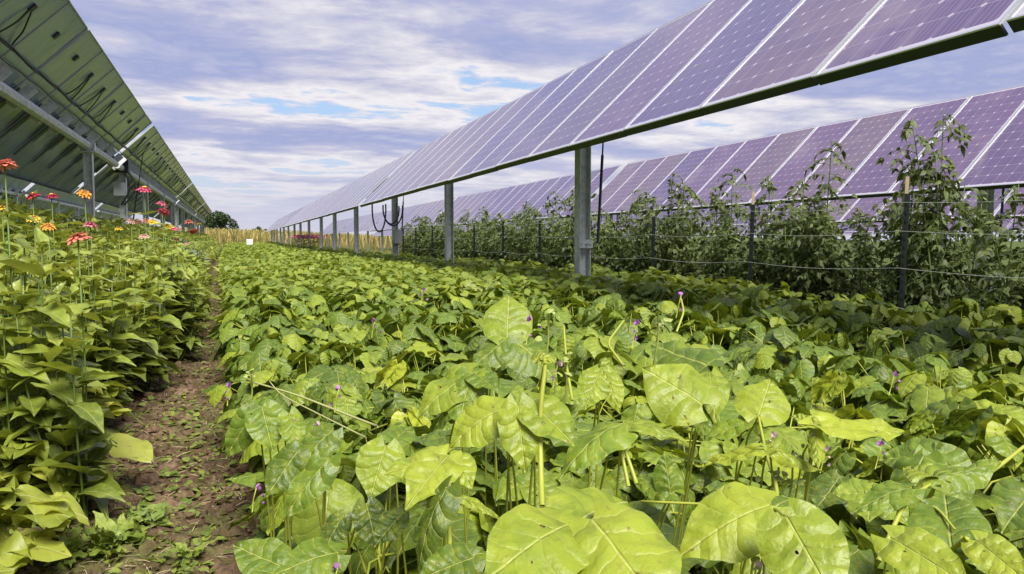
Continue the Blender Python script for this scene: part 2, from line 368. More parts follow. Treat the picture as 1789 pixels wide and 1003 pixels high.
def vnoise(X, Y, s, seed):
    """value noise"""
    r = np.random.default_rng(seed); L = r.random((128, 128)); x = X/s; y = Y/s; xi = np.floor(x).astype(int); yi = np.floor(y).astype(int); fx = x-xi; fy = y-yi
    fx = fx*fx*(3-2*fx); fy = fy*fy*(3-2*fy); q = lambda a, b: L[a % 128, b % 128]
    return (q(xi, yi)*(1-fx)+q(xi+1, yi)*fx)*(1-fy)+(q(xi, yi+1)*(1-fx)+q(xi+1, yi+1)*fx)*fy
def path_z(X, Y):
    f = np.clip(1.2-Y/25, .1, 1)
    return ground_z(X, Y)-.012+(vnoise(X, Y, .15, 1)*.045+vnoise(X, Y, .05, 2)*.03+vnoise(X, Y, .022, 3)*.018)*f-.02
us = np.linspace(-.75, .62, 115); ys = np.concatenate([np.arange(1.2, 7, .012), np.geomspace(7, 84, 300)])
U, Y = np.meshgrid(us, ys); X = U+pathc(Y); Z = path_z(X, Y); k = len(us)
i, j = np.meshgrid(np.arange(len(ys)-1), np.arange(k-1), indexing='ij'); a = (i*k+j).ravel()
g = Geo(); g.add(np.stack([X, Y, Z], -1).reshape(-1, 3), np.stack([a, a+1, a+k+1, a+k], -1)); tag(g.build('path', M['path']), kind='structure')
# clods and straw on the path (nobody could count them)
def blob(seed, n=6):
    r = np.random.default_rng(seed); V = []; 
    for i in range(n+1):
        for j in range(8):
            t = PI*i/n; p = 2*PI*j/8; s = 1+r.uniform(-.28, .28) if 0 < i < n else 1
            V.append((math.sin(t)*math.cos(p)*s, math.sin(t)*math.sin(p)*s, math.cos(t)*.7*s))
    Fq = [(i*8+j, i*8+(j+1) % 8, (i+1)*8+(j+1) % 8, (i+1)*8+j) for i in range(n) for j in range(8)]
    return np.array(V), np.array(Fq), np.zeros((len(V), 2))
CL = [blob(i, 4) for i in range(5)]
def on_path(n, y0, y1, wdt=.36, pw=1.6):
    y = y0+(y1-y0)*rng.random(n)**pw; x = pathc(y)+rng.uniform(-wdt, wdt, n); return x, y, path_z(x, y)
g = Geo(); x, y, z = on_path(5200, 1.6, 22, .42); s = rng.gamma(2., .0052, len(x))+.003
scatter(g, CL, np.stack([x, y, z+s*.2], -1), rng.uniform(0, 6, len(x)), rng.uniform(-.3, .3, len(x)), rng.uniform(-.3, .3, len(x)), s, rng.random(len(x)))
tag(g.build('soil_clods', M['path'], smooth=False), 'crumbled brown soil clods over the narrow path', 'soil', kind='stuff')
M['straw'] = simple('dry_straw', (.42, .34, .19), .8, ns=15)
g = Geo(); x, y, z = on_path(5200, 1.6, 20, .42)
th = rng.uniform(0, PI, len(x)); ln = rng.uniform(.008, .04, len(x))
STR = (np.array([(-.04, -1, 0), (.04, -1, 0), (.05, 0, .12), (-.05, 0, .12), (.02, 1, 0), (-.02, 1, 0)]), np.array([(0, 1, 2, 3), (3, 2, 4, 5)]), np.zeros((6, 2)))
scatter(g, [STR], np.stack([x, y, z+.006], -1), th, rng.uniform(-.3, .3, len(x)), rng.uniform(-.4, .4, len(x)), ln, rng.random(len(x)))
tag(g.build('straw_litter', M['straw']), 'dry straw bits and chaff strewn on the path soil', 'litter', kind='stuff')
g = Geo(); n = 9500; x, y, z = on_path(n, 1.6, 22, .45, 1.9)
keep = vnoise(x, y, .22, 5)+.25*rng.random(n) > .5; x, y, z = x[keep], y[keep], z[keep]
scatter(g, ZIN_LO+BEAN_LO, np.stack([x, y, z+rng.uniform(.0, .025, len(x))], -1), rng.uniform(0, 6.3, len(x)), rng.uniform(-.2, .5, len(x)), rng.uniform(-.5, .5, len(x)), rng.uniform(.012, .038, len(x)), rng.random(len(x)))
tag(g.build('ground_weeds', M['weed']), 'tiny low green weeds scattered across the path soil', 'weeds', kind='stuff')

# ------------------------------------------------------------------ bean plants
def tri(base, az, elev, size, hang, n):
    """three leaflets of one leaf: returns P, yaw, pitch, roll, size"""
    P = []; yaw = []; pi_ = []; ro = []; sz = []
    for k, (da, f) in enumerate(((0, 1.0), (1.25, .92), (-1.25, .92))):
        P.append(base+np.array([math.sin(az), math.cos(az), 0])*(.025*size/.09 if k == 0 else 0)); yaw.append(az+da+n.uniform(-.2, .2)); pi_.append(elev-hang*(1 if k == 0 else .8)+n.uniform(-.25, .25))
        ro.append(n.uniform(-.35, .35)+(0 if k == 0 else (.25 if da > 0 else -.25))); sz.append(size*f*n.uniform(.9, 1.1))
    return P, yaw, pi_, ro, sz
def bean_geo(seed, nt=26, rad=.22, H=.56, lib=BEAN_MD, stems=True, size=(.060, .104)):
    n = np.random.default_rng(seed); g = Geo(); st = Geo(); A = [[], [], [], [], []]; T = []
    top = np.array([n.uniform(-.03, .03), n.uniform(-.03, .03), H*.7])
    if stems: st.tube([(0, 0, 0), tuple(top*.5+n.uniform(-.015, .015, 3)), tuple(top)], [.005, .0045, .003], 5)
    for i in range(nt):
        h = H*(1-.75*n.random()**1.9); a = n.uniform(0, 2*PI); r = rad*math.sqrt(n.random())*(.6+.4*min(1, h/H+.3))
        b = np.array([math.sin(a)*r, math.cos(a)*r, h*(1-.25*(r/rad)**2)])
        sz = n.uniform(*size)*(.75 if n.random() < .2 else 1)
        q = tri(b, a+n.uniform(-.6, .6), n.uniform(-.1, .5), sz, n.uniform(.3, 1.15), n)
        for l, v in zip(A, q): l.extend(v)
        T += [min(1, max(0, .05+.6*n.uniform(.2, 1.25)*(h/H)**.5+n.uniform(-.15, .3)))]*3  # low leaves get a darker tint, painting shade into the hollows
        if stems:
            s0 = top*n.uniform(.3, 1.); st.tube([s0, (s0+b)/2+np.array([0, 0, .03]), b], [.0026, .0022, .0018], 4, cap=False)
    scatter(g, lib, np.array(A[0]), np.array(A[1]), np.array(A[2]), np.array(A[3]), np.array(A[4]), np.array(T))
    return g, st
FLW = Geo()
def pea_flower(parent, p, s=.011, k=0):
    """small pea blossom: banner, two wings, keel on a short stalk"""
    g = Geo(); P = leaf([.3, .5, .6, .5, .2], 4, 5, .5, -.3)
    Ms = R3(np.array([0., .5, -.5, .1]), np.array([.9, -.2, -.2, -.6]), np.array([0, .9, -.9, 0]))*np.array([1.1, 1., 1., .8])[:, None, None]*s
    for q in range(3):
        pp = p+np.array([rng.uniform(-.012, .012), rng.uniform(-.01, .01), -.011*q]) if q else p; sc_ = 1. if q == 0 else rng.uniform(.4, .7)
        Rz = R3(np.array([rng.uniform(0, 6)]), np.array([rng.uniform(-.7, .2)]), np.array([rng.uniform(-.5, .5)]))[0]
        for i in range(4): g.inst(P, (Rz@Ms[i])[None]*sc_, np.array([pp]), np.array([.5]), 0)
    g.tube([p-np.array([.006, -.004, .035]), p-np.array([.004, 0, .015]), p], .0009, 4, mi=1)
    return g.build('flower', [M['petal_pale' if k % 3 == 2 else 'petal_violet'], M['stem']], parent)
M['petal_violet'] = simple('violet_petal', (.52, .20, .58), .5, ns=80, trans=.3); M['petal_pale'] = simple('pale_pink_petal', (.72, .5, .62), .5, ns=80, trans=.3)
protos = []
for i in range(10):
    gl, gs = bean_geo(100+i, 40, .24, .55)
    protos.append((gl, gs))
for i in range(6): protos.append(bean_geo(140+i, 24, .25, .55, BEAN_HI, True, (.07, .115)))
bean_meshes = []
BG = 'ordinary bean plants of the dense bed'
BL = 'low green bean plant of the dense bed, blending in with its neighbours'
def az_ok(x, y, m=0.): 
    a = math.degrees(math.atan2(x, y)); return -24-m < a < 60+m
def bedge(y): return .26-.10*np.clip((y-9)/8, 0, 1)+.08*np.clip((4-y)/3, 0, 1)-.0135*np.clip(y, 0, 30)-.006*np.clip(y-30, 0, 60)
pos = []
yy = .42
while yy < 84:
    sp = .27 if yy < 14 else .34
    for x in np.arange(0, 4.15, sp):
        xx = bedge(yy)+x+rng.uniform(-.06, .06); y = yy+rng.uniform(-.06, .06)
        if az_ok(xx, y): pos.append((math.hypot(xx, y), xx, y))
    yy += sp
pos.sort(); near, far = pos[:285], pos[285:]
first = {}
for d, x, y in near:
    i = int(rng.integers(10, 16)) if d < 2.6 else int(rng.integers(0, 10))
    if i not in first:
        t = thing('bean_plant', (x, y, ground_z(x, y)), BL, 'bean plant', BG)
        protos[i][0].build('leaves', M['bean_hero' if i > 9 else 'bean'], t); protos[i][1].build('stem', M['stem'], t); first[i] = t
    else: t = copy_tree(first[i])
    s = rng.uniform(.9, 1.08)*(.78 if d < 1.0 else .88 if d < 1.5 else 1.0)
    t.location = (x, y, ground_z(x, y)); t.rotation_euler = (rng.uniform(-.08, .08), rng.uniform(-.08, .08), rng.uniform(0, 6.28)); t.scale = (s*1.05, s*1.05, s*(1+.07*max(0, x)))
# the rest of the bed
g = Geo(); A = []
for d, x, y in far:
    n = int(np.clip(150*9/d, 36, 110)) if d > 7 else 110
    r = .24*np.sqrt(rng.random(n)); a = rng.uniform(0, 2*PI, n); h = .56*(1-.6*rng.random(n)**1.8)*rng.uniform(.9, 1.12)
    A.append(np.stack([x+np.sin(a)*r, y+np.cos(a)*r, ground_z(x, y)+(1+.07*max(0, x))*h*(1-.2*(r/.24)**2), a, h/.56, np.full(n, max(1, (d/14)**.45))], -1))
A = np.concatenate(A); n = len(A)
scatter(g, BEAN_LO, A[:, :3], A[:, 3]+rng.uniform(-.8, .8, n), rng.uniform(-.9, .35, n), rng.uniform(-.6, .6, n), rng.uniform(.06, .10, n)*A[:, 5], np.clip(.1+.55*A[:, 4]**1.5+rng.uniform(-.2, .3, n), 0, 1))  # tint also darkens downwards here, shade of the canopy hollows in the colour
tag(g.build('bean_foliage', M['bean_far']), 'continuous green bean canopy running away down the field', 'bean canopy', kind='stuff')

# hero plants: leaves that stand out at the front of the bed
# leaflet: base px, base py, tip px, tip py, depth base, depth tip, width factor, tint, facing (0 up, 1 towards the camera)
def mk_leaf(g, spec, lib=BEAN_HI):
    bx, by, tx, ty, d0, d1, wf, tint, face = spec[:9]
    B = at(bx, by, d0); T = at(tx, ty, d1); y = T-B; L = np.linalg.norm(y); yd = y/L
    hint = np.array([0, 0, 1.])*(1-face)-(B/np.linalg.norm(B))*face; nrm = hint-yd*(hint@yd); nrm /= np.linalg.norm(nrm); s = np.cross(yd, nrm)
    L *= .94; Mx = np.stack([s*L*wf*.88, yd*L, nrm*L], -1)
    k = int(rng.integers(0, len(lib))); g.inst(lib[k], Mx[None], B[None], np.array([tint]))
    return B
HEROES = [
 ('bean plant with the largest yellow-green three-part leaf, at the lower edge',
  [(996,914,846,985,.74,.66,1.05,.95,.45),(1034,912,1165,1040,.74,.62,1.05,1.,.5),(1008,912,1112,846,.76,.84,1.1,.9,.55)], (960,.86)),
 ('front bean plant with a broad cupped leaf pointing left beside a rounder veined leaf',
  [(1347,880,1182,938,.84,.80,.95,.85,.5),(1374,903,1462,1045,.76,.68,1.05,.75,.7),(1352,886,1420,850,.86,.95,.8,.4,.3)], (1355,.95)),
 ('bean plant with a thick yellow stem standing straight up above drooping paired leaves',
  [(880,712,774,762,.98,.95,1.05,.9,.45),(905,708,918,822,.95,.90,.8,.85,.7),(926,704,1005,760,.96,.9,.9,.8,.45),(885,700,910,683,1.,1.02,.7,.9,.3),
   (952,628,924,606,.95,.97,.8,1.,.6),(952,628,975,612,.95,.97,.8,1.,.6)], (940,1.02)),
 ('bean plant with a large pale leaf lifted high at mid bed, tip pointing left',
  [(1226,708,1124,628,1.1,1.12,1.25,.8,.55),(1235,640,1130,590,1.22,1.3,1.,.35,.45),(1240,650,1250,705,1.2,1.1,.6,.8,.5),(1225,700,1230,760,1.15,1.1,.7,.5,.5)], (1210,1.25)),
 ('bean plant with a fan-shaped leaf held upright on a thin stalk, purple buds beside it',
  [(1325,728,1350,648,1.16,1.2,1.25,.75,.9),(1300,740,1215,770,1.16,1.15,.7,.5,.3),(1340,745,1420,790,1.15,1.05,.7,.6,.3)], (1335,1.25)),
 ('bean plant behind the front leaves with one round leaf raised like a paddle',
  [(886,590,890,500,1.45,1.5,1.1,.6,.95),(885,592,820,640,1.45,1.4,.9,.25,.4),(890,592,985,640,1.45,1.4,1.,.3,.4)], (885,1.6)),
 ('bean plant with a long arched leaf bending over to the left of the yellow stem',
  [(824,650,716,712,1.2,1.15,.85,.8,.35),(828,652,870,672,1.2,1.15,.9,.5,.4),(822,655,800,735,1.2,1.12,.8,.5,.5)], (835,1.3)),
 ('bean plant with a crumpled star of three pointed leaves on a bare upright stalk',
  [(778,795,664,824,.95,.92,.75,.85,.5),(782,798,712,868,.94,.86,.8,.9,.6),(785,795,824,842,.95,.9,.9,.85,.55),(775,790,700,775,.97,1.,.6,.6,.4)], (785,1.0)),
 ('path-side bean plant with hanging three-part leaves under a long thin runner',
  [(450,714,380,802,1.25,1.22,.7,.55,.6),(458,712,478,792,1.24,1.2,.95,.6,.7),(462,708,410,720,1.28,1.3,.7,.5,.4),(505,722,520,782,1.22,1.18,.8,.7,.6),(580,752,510,815,1.15,1.1,.85,.4,.5)], (520,1.3)),
 ('bean plant at the lower corner by the path with round dark leaves',
  [(590,965,478,990,.98,.93,.95,.55,.5),(492,990,402,948,1.,1.02,1.,.5,.5),(600,900,560,960,1.02,.98,.8,.15,.6),(640,880,660,960,1.,.97,.9,.15,.6),(520,790,462,862,1.1,1.05,.9,.3,.6),(470,1000,430,1040,.95,.9,1.,.6,.4)], (560,1.05)),
 ('bean plant on the path side with one heart-shaped leaf hanging clear below the runner',
  [(674,778,645,870,1.05,1.,1.05,.7,.75),(680,775,720,740,1.08,1.15,.8,.5,.4),(575,800,480,905,1.05,1.,.6,.4,.5)], (660,1.1)),
 ('bean plant in the middle with two long leaves spreading flat over a dark hollow',
  [(1090,738,972,778,.98,.92,.75,.6,.2),(1096,738,1208,752,.98,.96,.55,.65,.25),(1048,648,1024,706,1.05,1.,.85,.7,.75),(1056,648,1080,702,1.05,1.,.7,.75,.75),(1172,862,1160,784,.93,.95,.85,.4,.6),(1178,862,1105,815,.93,.97,.7,.45,.4)], (1090,1.05)),
 ('bean plant on the right with a pale folded leaf laid level above purple blossoms',
  [(1432,748,1605,752,.98,1.02,.42,1.,.35),(1428,742,1380,718,.98,1.0,.7,.9,.4),(1425,752,1430,820,.98,.94,.45,.9,.5),(1340,785,1210,798,1.,1.03,.42,.9,.3),(1345,785,1450,810,1.,.98,.42,.9,.3)], (1430,1.08)),
 ('right front bean plant with a wide veined leaf between thick yellow stalks',
  [(1662,958,1648,838,.82,.88,1.15,.55,.8),(1640,836,1757,794,.92,.94,.55,.75,.35),(1642,838,1572,798,.92,.97,.95,.9,.4),(1592,852,1490,876,.9,.88,.7,.6,.35),(1640,838,1600,800,.95,1.,.7,.5,.3)], (1650,1.0)),
 ('bean plant at the lower right corner with two yellowing leaves tipped towards the front',
  [(1556,942,1700,1008,.8,.72,.8,.95,.5),(1704,945,1800,1006,.8,.74,.85,.95,.5),(1500,960,1440,1000,.85,.8,.8,.4,.4)], (1640,.85)),
 ('front bean plant with an edge-on blade and a narrow pale leaflet',
  [(780,852,694,990,.88,.84,.6,.4,.15),(796,866,880,893,.9,.88,.3,1.,.5),(828,975,722,1004,.85,.82,.9,.5,.55),(700,900,650,950,.95,.92,.9,.2,.5)], (790,.92)),
]
def bez(a, b, c, n=7):
    t = np.linspace(0, 1, n)[:, None]; return (1-t)**2*a+2*t*(1-t)*b+t*t*c
heroes = []
for lab, leaves, (cxp, dd) in HEROES:
    c = at(cxp, 800, dd); base = np.array([c[0], c[1], ground_z(c[0], c[1])])
    t = thing('bean_plant', base, lab, 'bean plant', 'bean plants along the front of the bed'); gl = Geo(); gs = Geo()
    for sp in leaves:
        B = mk_leaf(gl, sp); gs.tube(bez(B, np.array([base[0]*.3+B[0]*.7+rng.uniform(-.05, .05), base[1]*.3+B[1]*.7+.07, B[2]-.06]), base+np.array([rng.uniform(-.06, .06), rng.uniform(.03, .14), .03])), np.linspace(.0012, .0022, 7), 5)
    for q in (gl, gs): q.V = [v-base for v in q.V]
    gl.build('leaves', M['bean_hero'], t); gs.build('stem', M['stem'], t); heroes.append((t, base))
# thick stalks that stand clear
def stalk(i, pts, r=.003, m='stem'):
    t, base = heroes[i]; g = Geo(); P = [at(*p)-base for p in pts]
    P = np.array(P); tt = np.linspace(0, len(P)-1, 12); P2 = np.stack([np.interp(tt, range(len(P)), P[:, k]) for k in range(3)], -1)
    P2[1:-1] = (P2[:-2]+2*P2[1:-1]+P2[2:])/4
    g.tube(P2, np.linspace(r, r*.7, 12), 7); g.build('stalk', M[m], t)
stalk(2, [(947,884,.88),(943,760,.94),(945,700,.94),(953,640,.95),(951,626,.95)], .0034)
stalk(7, [(788,1010,.85),(785,930,.9),(781,850,.94),(780,796,.95)], .003)
stalk(7, [(795,900,.9),(790,840,.93),(782,800,.95)], .002)
stalk(11, [(1112,845,.95),(1090,780,.97),(1076,742,.98)], .0026); stalk(11, [(1098,850,.95),(1086,790,.97),(1080,742,.98)], .0026)
stalk(13, [(1535,980,.85),(1570,900,.88),(1590,868,.9),(1640,838,.93)], .003); stalk(13, [(1592,866,.9),(1640,890,.86),(1668,925,.83)], .0018)
stalk(13, [(1700,845,.93),(1745,815,.95),(1789,780,.97)], .003); stalk(13, [(1690,940,.8),(1660,962,.82)], .003)
stalk(4, [(1356,905,.95),(1358,850,1.),(1340,800,1.08),(1325,728,1.16)], .0028); stalk(1, [(1374,905,.78),(1352,886,.85),(1120,876,.9)], .002)
stalk(8, [(660,745,1.15),(600,722,1.2),(520,690,1.25),(430,664,1.3)], .0019, 'runner'); stalk(8, [(640,765,1.15),(560,725,1.2),(490,690,1.24),(470,665,1.28)], .0012, 'runner')
stalk(3, [(1090,640,1.15),(1060,600,1.2),(1090,560,1.25)], .0022); stalk(2, [(1000,700,1.),(990,640,1.05),(985,570,1.1)], .002); stalk(3, [(1182,580,1.2),(1195,545,1.22),(1190,522,1.24)], .0018)
for i, (k, px, py, D) in enumerate([(8,403,672,1.3),(8,592,680,1.2),(8,557,743,1.2),(3,1190,516,1.24),(3,1113,566,1.2),(4,1443,785,1.15),(12,1540,776,1.1),(2,928,558,1.1),(2,975,635,1.1),(9,448,852,1.1),(9,590,992,.95),(1,1322,990,.8),(5,740,507,1.8),(14,1562,655,1.35),(12,1352,762,1.1),(5,655,560,1.6)]):
    t, b = heroes[k]; pea_flower(t, at(px, py, D)-b, .0062, i)
M['bud'] = simple('young_bud', (.34, .40, .09), .5, ns=60)
for k, px, py, D in [(2,958,560,1.1),(2,990,640,1.05),(4,1360,830,1.02),(4,1385,800,1.02),(8,440,655,1.3),(1,1335,985,.82),(3,1150,560,1.2)]:
    t, b = heroes[k]; g = Geo(); c = at(px, py, D)-b; n = 14
    scatter(g, BEAN_MD, c+rng.normal(0, .010, (n, 3)), rng.uniform(0, 6, n), rng.uniform(-.8, .9, n), rng.uniform(-.8, .8, n), rng.uniform(.004, .012, n), rng.uniform(.6, 1, n))
    g.tube([c+np.array([0, 0, .01]), c-np.array([0, 0, .03]), c-np.array([.01, 0, .08])], .0014, 5); g.build('bud_cluster', M['bud'], t)

# ------------------------------------------------------------------ zinnias
def bed_h(u):  # foliage height by distance from the path edge of the bed
    return np.interp(u, [0, .25, .6, 1.0, 2.2], [.48, .74, 1.04, 1.19, 1.24])
def zin_geo(seed, H=.9, lib=ZIN_MD, nb=13, size=(.125, .185)):
    n = np.random.default_rng(seed); g = Geo(); st = Geo(); P = []; ya = []; pi_ = []; sz = []; T = []
    for b in range(nb):
        a = n.uniform(0, 6.28); sp = n.uniform(.03, .20); h = H*n.uniform(.7, 1.0)*(1 if b else 1.); tip = np.array([math.sin(a)*sp, math.cos(a)*sp, h])
        pts = bez(np.array([0, 0, .02]), np.array([math.sin(a)*sp*.9, math.cos(a)*sp*.9, h*.35]), tip, 9); st.tube(pts, np.linspace(.005, .0025, 9), 5)
        k = int(h/.085); rot = n.uniform(0, 3)
        for j in range(1, k+1):
            f = .12+.88*j/k; q = np.array([np.interp(f, np.linspace(0, 1, 9), pts[:, c]) for c in range(3)])
            for e in (0, PI):
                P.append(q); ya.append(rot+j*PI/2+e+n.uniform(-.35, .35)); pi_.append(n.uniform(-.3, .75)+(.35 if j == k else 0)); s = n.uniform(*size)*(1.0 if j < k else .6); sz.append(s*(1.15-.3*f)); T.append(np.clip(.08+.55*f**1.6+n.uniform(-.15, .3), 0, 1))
    m = len(P); scatter(g, lib, np.array(P), np.array(ya), np.array(pi_), n.uniform(-.4, .4, m), np.array(sz), np.array(T)); return g, st
for nm, c in (('rose', (.75, .12, .24)), ('crimson', (.62, .06, .12)), ('orange', (.85, .40, .06)), ('yellow', (.78, .58, .06)), ('coral', (.85, .28, .20)), ('pink', (.85, .28, .38)), ('pale', (.70, .45, .38)), ('brown', (.22, .10, .06))):
    M['z_'+nm] = simple(nm+'_petal', c, .6, ns=60, amt=.2, trans=.2)
M['cone'] = simple('flower_cone', (.28, .10, .03), .8, ns=90, bump=.5); M['cone_y'] = simple('flower_cone_yellow', (.7, .45, .05), .8, ns=90)
PET = leaf([.10, .15, .19, .21, .18, .08], 2, 4, .25, .3)
def zflower(parent, loc, r, colr, tilt=(0, 0), cone='cone'):
    g = Geo()
    for lay, (np_, rr, el, zz) in enumerate(((13, 1., -.12, 0), (12, .84, .08, .06), (9, .6, .38, .12))):
        a = np.arange(np_)*2*PI/np_+lay*.2+rng.uniform(-.08, .08, np_); Ms = R3(a, el+rng.uniform(-.12, .12, np_), rng.uniform(-.2, .2, np_))*(r*rr*rng.uniform(.9, 1.05, np_))[:, None, None]
        g.inst(PET, Ms, np.tile([0, 0, zz*r], (np_, 1)), rng.random(np_))
    o = g.build('flower', M['z_'+colr], parent, loc=loc); o.rotation_euler = (tilt[0], tilt[1], rng.uniform(0, 6))
    c = Geo(); V, Fq, uv = blob(int(rng.integers(99)), 6); c.add(V*np.array([.3, .3, .34])*r+np.array([0, 0, .12*r]), Fq); c.build('flower_centre', M[cone], o)
    return o
def zedge(y): return -.66+.14*np.clip((y-9)/8, 0, 1)-.0175*np.clip(y, 0, 30)-.006*np.clip(y-30, 0, 60)
zp = []
for i in range(8): zp.append(zin_geo(300+i))
zfirst = {}
ZG = 'flowerless zinnia plants of the left bed'; ZL = 'leafy zinnia plant without an open flower, left of the path'
def zplant(x, y, h, label=ZL, group=ZG):
    i = int(rng.integers(0, 8)); s = h/.9
    if i not in zfirst:
        t = thing('zinnia_plant', (x, y, 0), label, 'zinnia plant', group); zp[i][0].build('leaves', M['zinnia'], t); zp[i][1].build('stem', M['stem_dark'], t); zfirst[i] = t
    else:
        t = copy_tree(zfirst[i]); t['label'] = label; t['group'] = group
    t.location = (x, y, ground_z(x, y)); t.rotation_euler = (rng.uniform(-.1, .1), rng.uniform(-.1, .1), rng.uniform(0, 6.28)); s2 = .55+.45*s; t.scale = (s2, s2, s)
    return t, s, s2
pos = []
yy = 3.0
while yy < 66:
    sp = .24 if yy < 9 else .32
    for u in np.arange(.02, 2.1, sp):
        x = zedge(yy)-u+rng.uniform(-.05, .05); y = yy+rng.uniform(-.06, .06)
        if yy < 4.35 and u < .55: continue
        if math.degrees(math.atan2(x, y)) > -22: pos.append((math.hypot(x, y), x, y, bed_h(u)*rng.uniform(.86, 1.07)))
    yy += sp
pos.sort(); near, far = pos[:262], pos[262:]
for d, x, y, h in near: zplant(x, y, h)
g = Geo(); A = []
for d, x, y, h in far:
    n = int(np.clip(110*9/d, 34, 100)); r = .2*np.sqrt(rng.random(n)); a = rng.uniform(0, 2*PI, n); f = 1-.8*rng.random(n)**1.5
    A.append(np.stack([x+np.sin(a)*r, y+np.cos(a)*r, ground_z(x, y)+h*f, a, f, np.full(n, max(1, (d/10)**.45))], -1))
A = np.concatenate(A); n = len(A)
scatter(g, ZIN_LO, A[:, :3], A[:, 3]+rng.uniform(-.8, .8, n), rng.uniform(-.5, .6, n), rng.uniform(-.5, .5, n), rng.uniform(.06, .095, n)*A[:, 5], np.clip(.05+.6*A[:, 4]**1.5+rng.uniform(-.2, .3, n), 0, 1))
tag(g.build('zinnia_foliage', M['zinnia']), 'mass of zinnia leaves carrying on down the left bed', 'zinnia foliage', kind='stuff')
ZF = [ # px, py, depth, radius, colour, label
 (8,287,2.6,.040,'coral','zinnia with a coral flower cut by the left edge, highest of the near ones'),
 (57,341,3.9,.037,'crimson','zinnia with a deep red flower, left one of the red pair before the steel posts'),
 (90,342,4.1,.037,'crimson','zinnia with a ragged red flower, right one of the red pair before the steel posts'),
 (148,337,4.0,.040,'orange','zinnia with a golden orange flower standing in front of the nearest steel post'),
 (3,362,3.2,.028,'yellow','zinnia with a bright yellow flower half out at the left edge'),
 (59,381,3.4,.032,'yellow','zinnia with a pale yellow flower just above the leaves'),
 (84,395,3.0,.030,'orange','zinnia with a small orange flower low in the leaves'),
 (158,392,3.7,.038,'pink','zinnia with a pink flower below the nearest steel post'),
 (136,414,2.55,.042,'coral','zinnia with the widest coral pink flower on a dark stem, nearest of all'),
 (252,330,5.6,.056,'rose','zinnia with a rose pink flower, tallest stem beside the motor post'),
 (283,356,6.4,.052,'pink','zinnia with a pink flower, upper one of two stacked blooms'),
 (287,369,6.1,.055,'rose','zinnia with a rose flower, lower one of two stacked blooms'),
 (229,386,5.2,.032,'pale','zinnia with a faded pale pink flower near the motor post foot'),
 (242,387,5.5,.030,'brown','zinnia with a withered brown flower head beside a faded pink one'),
 (256,385,5.8,.034,'coral','zinnia with a coral red flower touching a yellow one'),
 (267,386,5.6,.036,'yellow','zinnia with a buff yellow flower touching a coral one'),
 (207,399,4.6,.028,'yellow','zinnia with a small pale yellow flower left of the motor post foot'),
 (251,412,4.8,.034,'pale','zinnia with a fading orange pink flower deep in the leaves'),
 (293,394,6.2,.040,'yellow','zinnia with a yellow flower right of the stacked pink blooms'),
 (303,399,6.6,.038,'rose','zinnia with a low red flower right of the stacked pink blooms'),
 (330,387,8.2,.052,'coral','zinnia with a scarlet flower near the far posts, higher of the last two'),
 (338,403,8.0,.048,'crimson','zinnia with a red flower near the far posts, lower of the last two'),
 (347,391,9.0,.034,'yellow','zinnia with a greenish yellow bud at the far end of the bloom line'),
 (308,418,6.0,.030,'brown','zinnia with a spent brown head among the mid bed leaves'),
 (326,425,7.4,.034,'pale','zinnia with a faded peach flower low by the path side'),
]
for px, py, D, r, colr, lab in ZF:
    p = at(px, py, D); gz = ground_z(p[0], p[1])
    t = thing('zinnia_plant', (p[0], p[1], gz), lab, 'zinnia plant', 'flowering zinnias'); H = p[2]-gz
    gl, gs = zin_geo(int(px*7+py), min(H*.8, .95), ZIN_MD, 6); gs.tube([(0, 0, .02), (.01, .005, H*.5), (0, 0, H-.004)], [.0035, .003, .0025], 6)
    nl = 8; zz = np.linspace(H*.5, H*.86, 4).repeat(2); scatter(gl, ZIN_MD, np.stack([zz*0, zz*0, zz], -1), np.arange(nl)*PI+np.repeat(np.arange(4), 2)*PI/2, rng.uniform(-.1, .4, nl), rng.uniform(-.3, .3, nl), rng.uniform(.06, .11, nl), rng.uniform(.4, .9, nl))
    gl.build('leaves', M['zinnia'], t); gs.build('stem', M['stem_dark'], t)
    zflower(t, (0, 0, H), r, colr, (rng.uniform(-.1, .42), rng.uniform(-.35, .35)), 'cone_y' if colr in ('crimson', 'rose') else 'cone')
# silvery plants at the far end of the zinnia bed
for i, (x, y, h) in enumerate([(-1.02, 17.0, .75), (-1.25, 18.2, .85), (-1.0, 19.5, .7), (-1.3, 21, .9)]):
    g = Geo(); n = 420; r = .38*np.sqrt(rng.random(n)); a = rng.uniform(0, 6.28, n); z = h*(1-.7*rng.random(n)**1.5)
    scatter(g, ZIN_LO, np.stack([np.sin(a)*r, np.cos(a)*r, z*(1-.3*(r/.38)**2)], -1), a, rng.uniform(-.2, 1.2, n), rng.uniform(-.6, .6, n), rng.uniform(.07, .12, n), rng.random(n))
    t = thing('silver_shrub', (x, y, ground_z(x, y)), ['nearest silvery grey-leaved plant at the far end of the flower bed', 'second silvery grey-leaved plant, against the posts behind the flowers', 'third silvery grey-leaved plant along the path at the bed end', 'farthest and tallest silvery grey-leaved plant beside the posts'][i], 'silvery plant', 'silvery plants at the bed end')
    g.build('leaves', M['silver'], t); s = Geo(); s.tube([(0, 0, 0), (0, 0, h*.6)], .01, 5); s.build('stem', M['stem_dark'], t)

